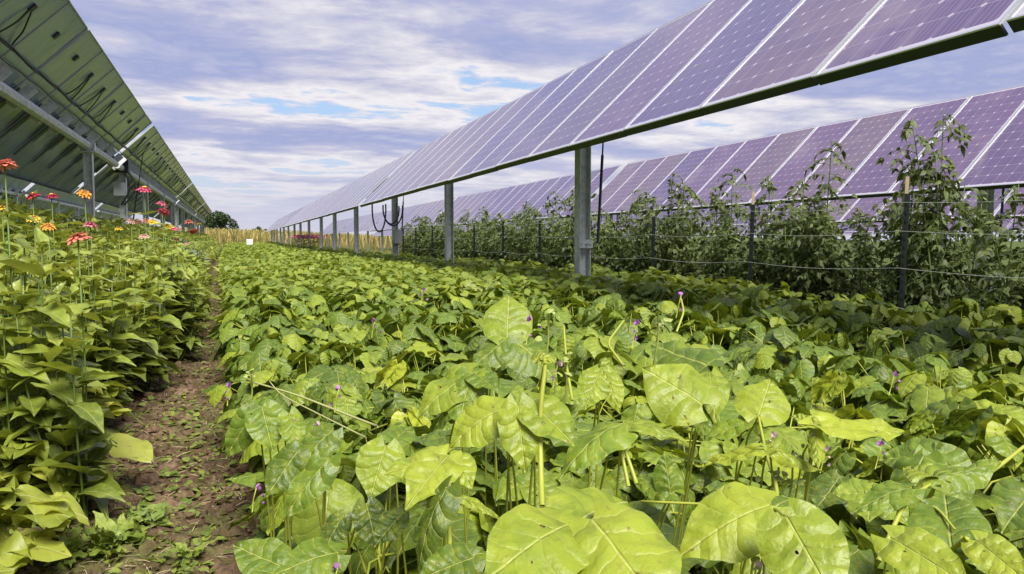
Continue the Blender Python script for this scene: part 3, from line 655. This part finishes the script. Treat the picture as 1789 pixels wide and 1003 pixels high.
# ------------------------------------------------------------------ broad-leaved greens at the front left
def greens(x, y, seed, n=13, L=(.13, .22), lean=0.):
    r = np.random.default_rng(seed); g = Geo(); st = Geo(); a = r.uniform(0, 6.28, n); a = a+lean; el = r.uniform(-.05, 1.1, n)
    P = np.stack([np.sin(a)*.02, np.cos(a)*.02, r.uniform(.02, .26, n)], -1)
    scatter(g, GRN, P, a, el, r.uniform(-.35, .35, n), r.uniform(L[0], L[1], n), np.clip(r.uniform(.2, 1., n), 0, 1))
    st.tube([(0, 0, 0), (0.005, 0, .1), (0, 0, .18)], [.007, .006, .004], 6); return g, st
GP = [(-.66, 2.5, 'front-most pale broad-leaved seedling at the lower left corner'), (-.86, 2.85, 'pale broad-leaved young plant against the left edge'),
      (-.64, 2.95, 'young broad-leaved plant with one blunt leaf lying on the path soil'), (-.98, 3.3, 'young broad-leaved plant in the second rank at the left edge'),
      (-.68, 3.4, 'young broad-leaved plant with a long yellow leaf reaching right over the path'), (-.84, 3.65, 'bright young broad-leaved plant in the middle of the pale group'),
      (-1.06, 3.9, 'young broad-leaved plant behind the pale group by the zinnias'), (-.72, 4.05, 'last broad-leaved young plant of the path side, under the zinnias'), (-.80, 3.2, 'pale broad-leaved young plant with a notched leaf in the middle rank'), (-.78, 2.3, 'pale young plant partly below the lower left corner')]
for i, (x, y, lab) in enumerate(GP):
    gl, gs = greens(x, y, 500+i, 26); t = thing('leafy_greens', (x, y, ground_z(x, y)), lab, 'leafy greens', 'broad-leaved young plants at the front left')
    if i == 4:
        for sp in [(165,760,258,782,3.0,2.85,.62,1.,.5),(150,790,178,845,3.0,2.85,.8,.8,.5)]:
            b = np.array([x, y, ground_z(x, y)]); B = at(sp[0], sp[1], sp[4])-b; T = at(sp[2], sp[3], sp[5])-b; yd = T-B; Ln = np.linalg.norm(yd); yd /= Ln; nr = np.array([.1, -.5, .8]); nr -= yd*(nr@yd); nr /= np.linalg.norm(nr)
            gl.inst(GRN[1], np.stack([np.cross(yd, nr)*Ln*sp[6], yd*Ln, nr*Ln*.3], -1)[None], B[None], np.array([sp[7]]))
    gl.build('leaves', M['greens'], t); gs.build('stem', M['stem'], t)
for i, (px, py, lab) in enumerate([(205, 968, 'ragged green weed tuft growing on the path at the bottom edge'), (120, 985, 'small low weed left of the ragged tuft'), (265, 925, 'thin weed sprig in the middle of the path'), (330, 985, 'flat weed rosette on the right of the path')]):
    d = at(px, py, 1.); p = d*(-.93/d[2]); n = [46, 22, 18, 16][i]; g = Geo(); a = rng.uniform(0, 6.28, n)
    scatter(g, leafset(TOMP, 2, 8, 4, (0, .2), (.1, .5), 2., (0, 0)), np.stack([np.sin(a)*.02, np.cos(a)*.02, rng.uniform(0, .05, n)], -1), a, rng.uniform(.1, 1.1, n), rng.uniform(-.5, .5, n), rng.uniform(.04, .10, n)*[1.1, .7, .7, .6][i], rng.random(n))
    tag(g.build('weed', M['weed'], loc=(p[0], p[1], float(path_z(np.array(p[0]), np.array(p[1]))))), lab, 'weed', 'weed tufts on the path')

# ------------------------------------------------------------------ solar arrays
L_, W_ = 1.96, 1.02; TILT = math.radians(43.9); cT, sT = math.cos(TILT), math.sin(TILT); DX, DZ = L_*cT, L_*sT
FX = np.array([cT, 0, sT]); FN = np.array([-sT, 0, cT])       # up the slope, outward normal
Rf = np.stack([FX, [0, 1, 0], FN], -1)                        # local: x up the slope, y along the row, z out of the face
HT = .735+DZ/2-(-.95-.0326*3.39)                              # tube height above ground
def panel_proto():
    g = Geo(); hl, hw = L_/2, W_/2-.006
    V = np.array([(-hl+.012, -hw+.012, .0), (hl-.012, -hw+.012, .0), (hl-.012, hw-.012, .0), (-hl+.012, hw-.012, .0)])
    g.add(V@Rf.T, [(0, 1, 2, 3)], [(0, 0), (0, 1), (1, 1), (1, 0)], mi=0)
    V2 = V-np.array([0, 0, .006]); g.add(V2@Rf.T, [(0, 3, 2, 1)], [(0, 0), (0, 1), (1, 1), (1, 0)], mi=1)
    p = g.build('solar_panel', [M['cells'], M['back']], smooth=False)
    f = Geo(); t = .012
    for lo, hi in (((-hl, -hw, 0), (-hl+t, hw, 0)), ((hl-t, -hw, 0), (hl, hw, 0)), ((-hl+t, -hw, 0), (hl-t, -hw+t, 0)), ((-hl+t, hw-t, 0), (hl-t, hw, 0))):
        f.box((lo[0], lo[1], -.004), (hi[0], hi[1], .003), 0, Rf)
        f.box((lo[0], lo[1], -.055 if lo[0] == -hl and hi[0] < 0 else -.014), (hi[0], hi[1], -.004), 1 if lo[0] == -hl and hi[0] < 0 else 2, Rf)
    f.build('frame', [M['alu'], M['frame_shaded'], M['box_grey']], p, smooth=False)
    return p
P0 = panel_proto()
JB = Geo(); JB.box((.64, -.04, -.026), (.72, .04, -.0065), 0, Rf)
def jb_cable(seed):
    r = np.random.default_rng(seed); g = Geo(); k = 22; t = np.linspace(0, 1, k)
    for s in (-1, 1):
        y = .03*s+(r.uniform(.05, .42) if s > 0 else r.uniform(-.3, .12))*t+r.uniform(.005, .03)*np.sin(t*r.uniform(5, 11)+r.uniform(0, 6))*t; x = .66-t*.36; z = -.018-r.uniform(.0, .02)*np.sin(t*PI)
        g.tube(np.stack([x, y, z], -1)@Rf.T, .008, 5, cap=False)
    if seed == 1:
        a = np.linspace(0, 2*PI*1.3, 20); g.tube(np.stack([.80+.04*np.cos(a), .0+.05*np.sin(a), -.03-.012*a/3], -1)@Rf.T, .005, 5, cap=False)
    return g
jb_me = JB.build('junction_box', M['cable'], smooth=False); cab_me = [jb_cable(i).build('cable', M['cable']) for i in range(9)]
def hbeam(g, x, y, z0, z1, w_=.125, d=.14, t=.008):
    g.box((x-w_/2, y-d/2, z0), (x-w_/2+t, y+d/2, z1)); g.box((x+w_/2-t, y-d/2, z0), (x+w_/2, y+d/2, z1)); g.box((x-w_/2+t, y-t/2, z0), (x+w_/2-t, y+t/2, z1))
rng_t = np.random.default_rng(11)
def array_table(xt, y0, hz, posts, label, yaw=0., wires=False, near=True, motor=None, frames=True, npan=16, brackets=True, group='solar array sections'):
    """xt = tube x, y0 = near end, hz = tube height (world)"""
    gz = float(ground_z(xt, y0))
    t = thing('solar_array', (xt, y0, gz), label, 'solar array', group); t.rotation_euler = (0, 0, yaw); h = hz-gz
    axis_ = np.array([0, 0, h])                  # pivot on the tube
    off = FN*.09; t.location = (xt+.062, y0, gz); h -= .065   # face sits above the tube
    for k in range(npan):
        p = P0.copy(); sc.collection.objects.link(p); p.parent = t
        p.location = tuple(axis_+off+np.array([0, W_*(k+.5), 0])); p.rotation_euler = (0, rng_t.normal(0, .003), rng_t.normal(0, .002))
        if frames:
            f = P0.children[0].copy(); sc.collection.objects.link(f); f.parent = p
        if wires:
            for src in (jb_me, cab_me[(k*5+int(abs(y0)*3)) % 9])[:1 if (k*7+int(abs(y0))) % 5 in (1, 3) else 2]: c = src.copy(); sc.collection.objects.link(c); c.parent = p
    Lr = W_*npan
    g = Geo(); a = np.arange(9)*2*PI/8+PI/8; g.tube([(0, -.06, h), (0, Lr+.06, h)], .062, 8); g.build('torque_tube', M['galv'], t, smooth=False)
    if brackets:
        for k in range(npan+1):
            g = Geo(); yk = min(max(W_*k, .06), Lr-.06)
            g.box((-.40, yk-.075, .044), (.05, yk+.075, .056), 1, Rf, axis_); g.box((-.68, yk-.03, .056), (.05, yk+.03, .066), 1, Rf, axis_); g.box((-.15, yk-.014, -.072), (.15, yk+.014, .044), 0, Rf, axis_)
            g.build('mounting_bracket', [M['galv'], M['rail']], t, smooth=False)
    for yp in posts:
        if yp > Lr+.4: continue
        gp = ground_z(xt, y0+yp)-gz; g = Geo(); hbeam(g, 0, yp, gp-.1, h-.10); po = g.build('post', M['galv'], t, smooth=False)
        c = Geo(); c.box((-.12, yp-.10, h-.10), (.12, yp+.10, h-.085)); c.box((-.10, yp-.05, h-.085), (-.085, yp+.05, h+.05)); c.box((.085, yp-.05, h-.085), (.10, yp+.05, h+.05)); c.tube([(0, yp-.06, h), (0, yp+.06, h)], .078, 12)
        c.build('bearing', M['galv'], po, smooth=False)
    if wires:
        g = Geo(); yv = np.linspace(.1, Lr-.1, 140)
        for q, (u, dn) in enumerate(((.30, -.075), (.315, -.09), (.19, -.07))):
            sag = .018*np.abs(np.sin(yv*PI/1.02+q))+.008*np.sin(yv*3+q)
            g.tube(np.stack([u-sag*.6, yv, dn-sag], -1)@Rf.T+axis_+off, [.012, .009, .008][q], 6)
        g.build('cable_bundle', M['cable'], t)
    return t
def box_part(name, parent, lo, hi, m): g = Geo(); g.box(lo, hi); return g.build(name, M[m], parent, smooth=False)
PITCH = 16.67
def tubez(xt, extra=0.): return HT-.95-.0326*xt+extra
rows = {'first': (3.39, 2.40, 4.42-.0), }
RT = {}
ordn = ['section at the upper right corner', 'nearest full section', 'second section', 'third section', 'fourth section', 'farthest section']
for k in range(-1, 5):
    y0 = {-1: 2.26-.02-W_*16, 0: 2.26}.get(k, 2.30+k*PITCH+.1)
    RT[1, k] = array_table(3.39, y0, tubez(3.39), [5.5, 11.1, 16.05], ordn[k+1]+' of the panel row just right of the bean bed', frames=k < 3, brackets=k < 2, group='sections of the first row on the right')
for k in range(-1, 5):
    y0 = 2.33+k*PITCH
    RT[2, k] = array_table(8.85, y0, tubez(8.85)-.0, [5.3, 11.0, 16.05], ['unseen', 'nearest', 'second', 'third', 'fourth', 'farthest'][k+1]+' section of the panel row behind the tomato plants', frames=k < 3, brackets=k < 1, group='sections of the second row on the right')
for k in range(0, 5):
    y0 = 2.33+k*PITCH
    RT[3, k] = array_table(14.31, y0, tubez(14.31), [5.3, 11.0, 16.05], ['nearest', 'second', 'third', 'fourth', 'farthest'][k]+' section of the third panel row back, glimpsed under the second', frames=k < 1, brackets=False, group='sections of the third row on the right')
YL = .0052
for k in range(-1, 4):
    y0 = .45+k*PITCH
    RT[-1, k] = array_table(-2.10-YL*y0, y0, tubez(-2.10)-.09, [2.5, 7.8, 13.3] if k == 0 else [.75, 5.2, 10.5, 15.2], ['section starting behind the viewer', 'nearest section overhead', 'second section', 'third section', 'farthest section'][k+1]+' of the left panel row', yaw=YL, wires=True, frames=True, brackets=True, group='sections of the first row on the left')
for k in range(0, 4):
    y0 = 1.5+k*PITCH
    RT[-2, k] = array_table(-7.53, y0, tubez(-7.53)-.02, [.75, 5.6, 10.5, 15.3], ['nearest', 'second', 'third', 'farthest'][k]+' section of the left row farther back, showing below the first', yaw=YL, frames=k < 2, brackets=k < 2, wires=k < 1, group='sections of the second row on the left')
for rr, xx in ((4, 19.8), (5, 25.3)):
    for k in range(0, 5):
        y0 = 3.5+k*PITCH
        RT[rr, k] = array_table(xx, y0, tubez(min(xx, 20)), [5.3, 11.0, 16.05], ['nearest', 'second', 'third', 'fourth', 'farthest'][k]+' section of the '+{4: 'fourth', 5: 'fifth'}[rr]+' panel row back on the right, mostly hidden', frames=False, brackets=False, group='sections of the far rows on the right')
for k in range(0, 4):
    y0 = 4+k*PITCH
    RT[-3, k] = array_table(-13.0, y0, tubez(-13.0)-.02, [.75, 5.6, 10.5, 15.3], ['nearest', 'second', 'third', 'farthest'][k]+' section of the third row back on the left', yaw=YL, frames=False, brackets=False, group='sections of the third row on the left')
for o in list(bpy.data.objects):
    if o.name in (P0.name, jb_me.name, P0.children[0].name) or o in cab_me: o['del'] = 1
for o in [o for o in bpy.data.objects if o.get('del')]: bpy.data.objects.remove(o)
# damper struts, motor, boxes and cable loops on single sections
def strut(parent, a, b, m='black'):
    g = Geo(); a = np.array(a); b = np.array(b); g.tube([a, a*.45+b*.55], .016, 8); g.tube([a*.45+b*.55, b], .009, 8); return g.build('damper', M[m], parent)
def loc(t, P): return np.array(P)-np.array(t.location)
for key, yp in (((1, 0), 5.5), ((2, 0), 5.3), ((2, 0), 16.05), ((1, 0), 16.05)):
    t = RT[key]; h = HT-.0; z0 = .62+.0
    g = Geo(); g.box((-.08, yp-.09, .98), (.08, yp-.075, 1.07)); [g.tube([(bx, yp-.10, 1.025), (bx, yp-.08, 1.025)], .009, 6) for bx in (-.05, 0., .05)]; g.tube([(0.02, yp-.13, 1.03), (.02, yp+.02, 1.03)], .012, 6)
    g.build('strut_plate', M['galv'], t, smooth=False)
    strut(t, np.array([.13, yp-.10, 1.03]), np.array([0, 0, h])+FX*.30+np.array([0, yp-.10, .02]))
t = RT[-1, 0]; h = tubez(-2.10)-.09-float(ground_z(t.location.x, t.location.y))
t = RT[-1, 1]; yp = .75
g = Geo(); g.box((-.13, yp-.2, h-.16), (.13, yp+.12, h+.1)); g.tube([(0, yp+.12, h-.03), (.0, yp+.5, h-.03)], .06, 10); g.build('drive_motor', M['cable'], t, smooth=False)
b = box_part('control_box', t, (-.14, yp-.28, h-.62), (.06, yp-.1, h-.36), 'box_grey')
g = Geo(); 
for x0, amp in ((-.02, .16), (.03, .22)): tt = np.linspace(0, 1, 16); g.tube(np.stack([x0+amp*np.sin(tt*PI), np.full(16, yp-.2), h-.05-.75*tt], -1), .018, 7)
g.build('cable', M['black'], b)
strut(t, (.10, 5.4-4., 1.3), np.array([0, 0, h])+FX*.45+np.array([0, 5.4-4., 0]))
# cable loops hanging at the gap of the first right row
t = RT[1, 0]; g = Geo(); hh = HT
for xc, yc, r1, r2 in ((-.42, 15.7, .17, .55), (-.13, 15.8, .2, .36), (-.10, 15.75, .24, .40)):
    a = np.linspace(-.2, PI+.2, 24); g.tube(np.stack([xc+r1*np.cos(a), yc+.1*np.cos(a), hh-.45-.95*r2*np.sin(a)-.25], -1), .017, 7)
g.build('cable_loop', M['black'], t)
box_part('control_box', t, (-.07, 15.75, 1.0), (.10, 15.95, 1.3), 'box_grey')
t = RT[2, 0]; box_part('control_box', t, (-.12, 5.1, .62), (.1, 5.2, .95), 'box_grey')
box_part('sensor', RT[1, 0], (.71, 4.02, HT+.80), (.735, 4.05, HT+.83), 'black')

# ------------------------------------------------------------------ tomatoes, stakes, twine
def tomato_geo(seed, H=1.2, nl=84):
    n = np.random.default_rng(seed); g = Geo(); st = Geo(); P = []; ya = []; pi_ = []; sz = []; T = []
    for s in range(5):
        a = n.uniform(0, 6.28); sp = n.uniform(.05, .32); h = H*n.uniform(.55, 1.2)
        pts = bez(np.array([n.uniform(-.05, .05), n.uniform(-.12, .12), 0]), np.array([math.sin(a)*sp*.2, math.cos(a)*sp*.6, h*.6]), np.array([math.sin(a)*sp*.6, math.cos(a)*sp*1.1, h]), 10)
        st.tube(pts, np.linspace(.008, .003, 10), 5)
        for j in range(nl//2):
            f = .08+.92*(j+n.random())/(nl/2); q = np.array([np.interp(f, np.linspace(0, 1, 10), pts[:, c]) for c in range(3)])
            az = n.uniform(0, 6.28); Lr = n.uniform(.10, .24)*(.65 if f > .9 else 1); d0 = np.array([math.sin(az), math.cos(az), 0]); el = n.uniform(-.2, .7)
            k = 5; rach = [q+d0*Lr*t+np.array([0, 0, 1])*(Lr*t*math.sin(el)-Lr*t*t*.6) for t in np.linspace(0, 1, k)]
            st.tube(rach, .0018, 3, cap=False)
            for i, r_ in enumerate(rach[1:]):
                for e in (-1, 1): P.append(r_); ya.append(az+e*n.uniform(.9, 1.4)); pi_.append(n.uniform(-.7, .45)); sz.append(n.uniform(.03, .056)); T.append(n.random()*.6+.3*f)
            P.append(rach[-1]); ya.append(az); pi_.append(n.uniform(-1., -.1)); sz.append(n.uniform(.04, .065)); T.append(n.random()*.6+.35*f)
    m = len(P); scatter(g, TOM, np.array(P), np.array(ya), np.array(pi_), n.uniform(-.9, .9, m), np.array(sz), np.array(T)); return g, st
SY = [2.68, 4.45, 6.22, 8.04, 9.8, 11.57, 13.31, 15.1, 16.9, 18.7, 20.5, 22.3]
SO = ['out-of-frame', 'nearest', 'second', 'third', 'fourth', 'fifth', 'sixth', 'seventh', 'eighth', 'ninth', 'tenth', 'last']
tp = [tomato_geo(700+i) for i in range(7)]; tf = {}
tn = 0
ys_t = list(np.arange(1.6, 23.5, .42))
TALL = []
def tall_at(y_):
    if (not TALL and abs(y_-4.35) < .24): TALL.append(y_)
    return bool(TALL) and TALL[0] == y_
for j, y in enumerate(ys_t):
    for row in (0, 1):
        x = 4.78+row*.42+rng.uniform(-.1, .1); yy = y+rng.uniform(-.1, .1)+row*.2
        if abs(yy-3.95) < .2: continue
        i = int(rng.integers(0, 7))
        q_ = min(range(len(SY)), key=lambda k: abs(SY[k]-yy))
        lab = 'tomato plant in the '+('front' if row == 0 else 'back')+' rank, just '+('beyond' if yy > SY[q_] else 'before')+' the '+SO[q_]+' black stake'
        if i not in tf:
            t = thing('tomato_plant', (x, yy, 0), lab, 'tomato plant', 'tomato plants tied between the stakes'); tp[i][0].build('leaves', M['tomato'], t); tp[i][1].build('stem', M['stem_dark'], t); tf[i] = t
        else: t = copy_tree(tf[i]); t['label'] = lab
        s = rng.uniform(.98, 1.38)*(1.12 if (row == 0 and tall_at(yy)) else 1)
        if row == 0 and tall_at(yy): t['label'] = 'tallest tomato plant, arching over the galvanised post at the right side'
        t.location = (x, yy, ground_z(x, yy)); t.rotation_euler = (0, 0, rng.uniform(-.5, .5)+PI*int(rng.integers(0, 2))); t.scale = (1.1, 1.1, s)
ords = ['nearest, just outside the frame', 'nearest in view, tallest against the purple panels', 'second in view', 'third in view', 'fourth, close behind the big steel post', 'fifth', 'sixth', 'seventh', 'eighth', 'ninth', 'tenth', 'last']
for i, y in enumerate(SY):
    x = 4.42; gz = float(ground_z(x, y)); t = thing('garden_stake', (x, y, gz), 'black steel stake in the tomato line, '+ords[i], 'stake', 'stakes of the tomato line')
    g = Geo(); hh = 1.40+rng.uniform(-.04, .04); g.box((-.018, -.003, -.1), (.018, .003, hh)); g.box((-.003, .003, -.1), (.003, .026, hh))
    for z in np.arange(.2, hh-.05, .06): g.box((-.007, -.009, z), (.007, -.003, z+.02))
    g.build('stake_bar', M['stake'], t, smooth=False); t.rotation_euler = (rng.uniform(-.02, .02), rng.uniform(-.02, .03), -.6)
    if i in (1, 2): g = Geo(); g.box((-.012, .028, hh-.3), (.012, .045, hh+.12)); g.build('wooden_lath', M['wood'], t, smooth=False)
for k, z in enumerate((.35, .62, .9, 1.16, 1.36)):
    pts = []
    for a_, b_ in zip(SY[:-1], SY[1:]):
        for q in np.linspace(0, 1, 9)[:-1]: y = a_+(b_-a_)*q; pts.append((4.40, y, ground_z(4.4, y)+z-.03*math.sin(q*PI)))
    g = Geo(); g.tube(pts, .0018, 5); tag(g.build('twine', M['twine']), 'pale twine strung along the tomato stakes, '+['lowest strand', 'second strand from the ground', 'middle strand', 'second strand from the top', 'top strand'][k], 'twine', 'twine strands of the tomato line')
# low weeds between beans and tomatoes
g = Geo(); n = 15000; y = 1.2+30*rng.random(n)**1.3; x = rng.uniform(4.05, 6.2, n)
scatter(g, BEAN_LO+ZIN_LO, np.stack([x, y, ground_z(x, y)+rng.uniform(.02, .34, n)], -1), rng.uniform(0, 6.3, n), rng.uniform(-.4, .9, n), rng.uniform(-.6, .6, n), rng.uniform(.04, .08, n), rng.random(n))
tag(g.build('undergrowth', M['weed']), 'low weedy undergrowth between the beans and the tomatoes', 'undergrowth', kind='stuff')

# ------------------------------------------------------------------ distance: grass, trees, barn, marker
M['grass'] = mat('tall_dry_grass', lambda N: pbsdf(N, N.ramp(N.m('ADD', N.m('MULTIPLY', tintv(N), .6), N.m('MULTIPLY', N.noise(N.n('ShaderNodeNewGeometry').outputs['Position'], .25, 4), .5)), [(.2, (.09, .12, .025)), (.5, (.27, .23, .06)), (.85, (.50, .37, .13))]), .8))
BL_ = (np.array([(-.022, 0, 0), (.022, 0, 0), (.03, .05, .6), (-.02, .05, .6), (.01, .18, 1.), (-.01, .18, 1.)]), np.array([(0, 1, 2, 3), (3, 2, 4, 5)]), np.zeros((6, 2)))
g = Geo(); n = 42000; y = 92+26*rng.random(n); x = rng.uniform(-14, 28, n); h = rng.uniform(.7, 1.9, n)**1.1*(1+.25*(vnoise(x, y, 6, 9)-.5))
a = rng.uniform(0, 6.28, n); Ms = R3(a, np.zeros(n), rng.uniform(-.2, .2, n))*h[:, None, None]; g.inst(BL_, Ms, np.stack([x, y, ground_z(x, y)], -1), rng.random(n))
tag(g.build('tall_grass', M['grass']), 'band of tall golden grass beyond the solar rows', 'grass', kind='stuff')
g = Geo(); n = 40000; y = 64+30*rng.random(n); x = rng.uniform(-12, 22, n); h = rng.uniform(.15, .5, n)
a = rng.uniform(0, 6.28, n); Ms = R3(a, np.zeros(n), rng.uniform(-.3, .3, n))*h[:, None, None]; g.inst(BL_, Ms, np.stack([x, y, ground_z(x, y)], -1), rng.random(n)*.25)
tag(g.build('grass', M['grass']), 'short green grass strip where the beds end', 'grass', kind='stuff')
M['tree'] = leaf_mat('tree_leaf', (.02, .045, .012), (.04, .08, .02), (.09, .13, .04), (.05, .09, .03), .2, .6)
M['bark'] = simple('bark', (.12, .09, .06), .9, ns=5)
TREES = [(383,396,150,15,'dark rounded tree rising at the end of the left panel row'), (402,396,210,9,'small hazy tree right of the dark rounded one'), (418,396,260,8,'low far tree left of the red roof'),
         (431,396,230,9,'broad far tree right of the red roof'), (452,396,215,11,'far tree where the right panel row ends'), (466,396,240,11,'far tree behind the tip of the right panel row'), (545,396,300,10,'far tree glimpsed between the right row posts'), (372,396,170,14,'dark tree mostly hidden behind the left panel row'), (505,396,280,9,'far low tree seen under the right panel row')]
for i, (px, py, D, H, lab) in enumerate(TREES):
    p = at(px, py, D); gz = float(ground_z(p[0], p[1])); H = H*.42; t = thing('tree', (p[0], p[1], gz), lab, 'tree', 'trees on the horizon')
    s = Geo(); s.tube([(0, 0, 0), (.1, .1, H*.35), (0, 0, H*.7)], [H*.03, H*.022, H*.008], 8)
    for k in range(6): a = k*1.05; s.tube([(0, 0, H*(.3+.05*k)), (math.sin(a)*H*.14, math.cos(a)*H*.14, H*(.42+.05*k)), (math.sin(a)*H*.25, math.cos(a)*H*.25, H*(.5+.05*k))], [H*.012, H*.008, H*.003], 5)
    s.build('trunk', M['bark'], t); g = Geo(); n = 2600
    cc = np.array([(rng.normal(0, H*.2), rng.normal(0, H*.2), H*rng.uniform(.35, .85)) for _ in range(16)]); k = rng.integers(0, 16, n); dv = rng.normal(0, 1, (n, 3)); dv /= np.linalg.norm(dv, axis=1)[:, None]
    P = cc[k]+dv*H*.13*rng.uniform(.55, 1.1, n)[:, None]
    scatter(g, BEAN_LO, P, rng.uniform(0, 6.3, n), rng.uniform(-1, 1, n), rng.uniform(-1, 1, n), rng.uniform(.35, .7, n)*H/12, rng.random(n)); g.build('crown', M['tree'], t)
p = at(420, 399, 200); gz = float(ground_z(p[0], p[1])); t = thing('farm_building', (p[0], p[1], gz), 'tiny far barn with a reddish roof between the trees', 'barn'); t.scale = (.4, .4, .55)
M['barn_wall'] = simple('barn_wall', (.55, .5, .45), .8, ns=2); M['barn_roof'] = simple('barn_roof', (.45, .16, .12), .6, ns=2)
g = Geo(); g.box((-6, -4, 0), (6, 4, 2.9)); g.build('wall', M['barn_wall'], t, smooth=False)
g = Geo(); g.add([(-6.4, -4.6, 2.8), (6.4, -4.6, 2.8), (6.4, 0, 4.4), (-6.4, 0, 4.4), (6.4, 4.6, 2.8), (-6.4, 4.6, 2.8)], [(0, 1, 2, 3), (3, 2, 4, 5)]); g.build('roof', M['barn_roof'], t, smooth=False)
g = Geo(); g.box((-1.2, -4.05, 0), (1.2, -4.003, 2.3)); g.build('door', M['barn_roof'], t, smooth=False)
p = at(436, 420, 46.); gz = float(ground_z(p[0], p[1])); t = thing('marker_sign', (p[0], p[1], gz), 'small white marker card on a peg where the bean rows end', 'marker')
g = Geo(); g.box((-.16, -.008, .72), (.16, .008, 1.02)); g.build('card', simple('white_card', (.8, .8, .8), .6, ns=4, amt=.05), t, smooth=False); g = Geo(); g.tube([(0, .014, -.05), (0, .014, .95)], .012, 6); g.build('peg', M['wood'], t)
# pink flower patch seen between the right posts
M['pinkpatch'] = simple('pink_blossom', (.85, .25, .38), .6, ns=10)
p0 = at(537, 413, 40.); g = Geo(); n = 900; x = rng.uniform(-.7, .75, n); y = rng.uniform(-2.2, 2.2, n); gz = float(ground_z(p0[0], p0[1]))
t = thing('flower_clump', (p0[0], p0[1], gz), 'low clump of bright pink flowers seen between the far right posts', 'flowers')
scatter(g, BEAN_LO, np.stack([x, y, p0[2]-gz+rng.uniform(-.09, .06, n)], -1), rng.uniform(0, 6, n), rng.uniform(-.5, .8, n), rng.uniform(-.5, .5, n), rng.uniform(.05, .1, n), rng.random(n)); g.build('blossom', M['pinkpatch'], t)
g = Geo(); n = 900; scatter(g, ZIN_LO, np.stack([rng.uniform(-.7, .75, n), rng.uniform(-2.2, 2.2, n), rng.uniform(.05, p0[2]-gz-.05, n)], -1), rng.uniform(0, 6, n), rng.uniform(-.5, .8, n), rng.uniform(-.5, .5, n), rng.uniform(.08, .14, n), rng.random(n)*.5); g.build('leaves', M['zinnia'], t)
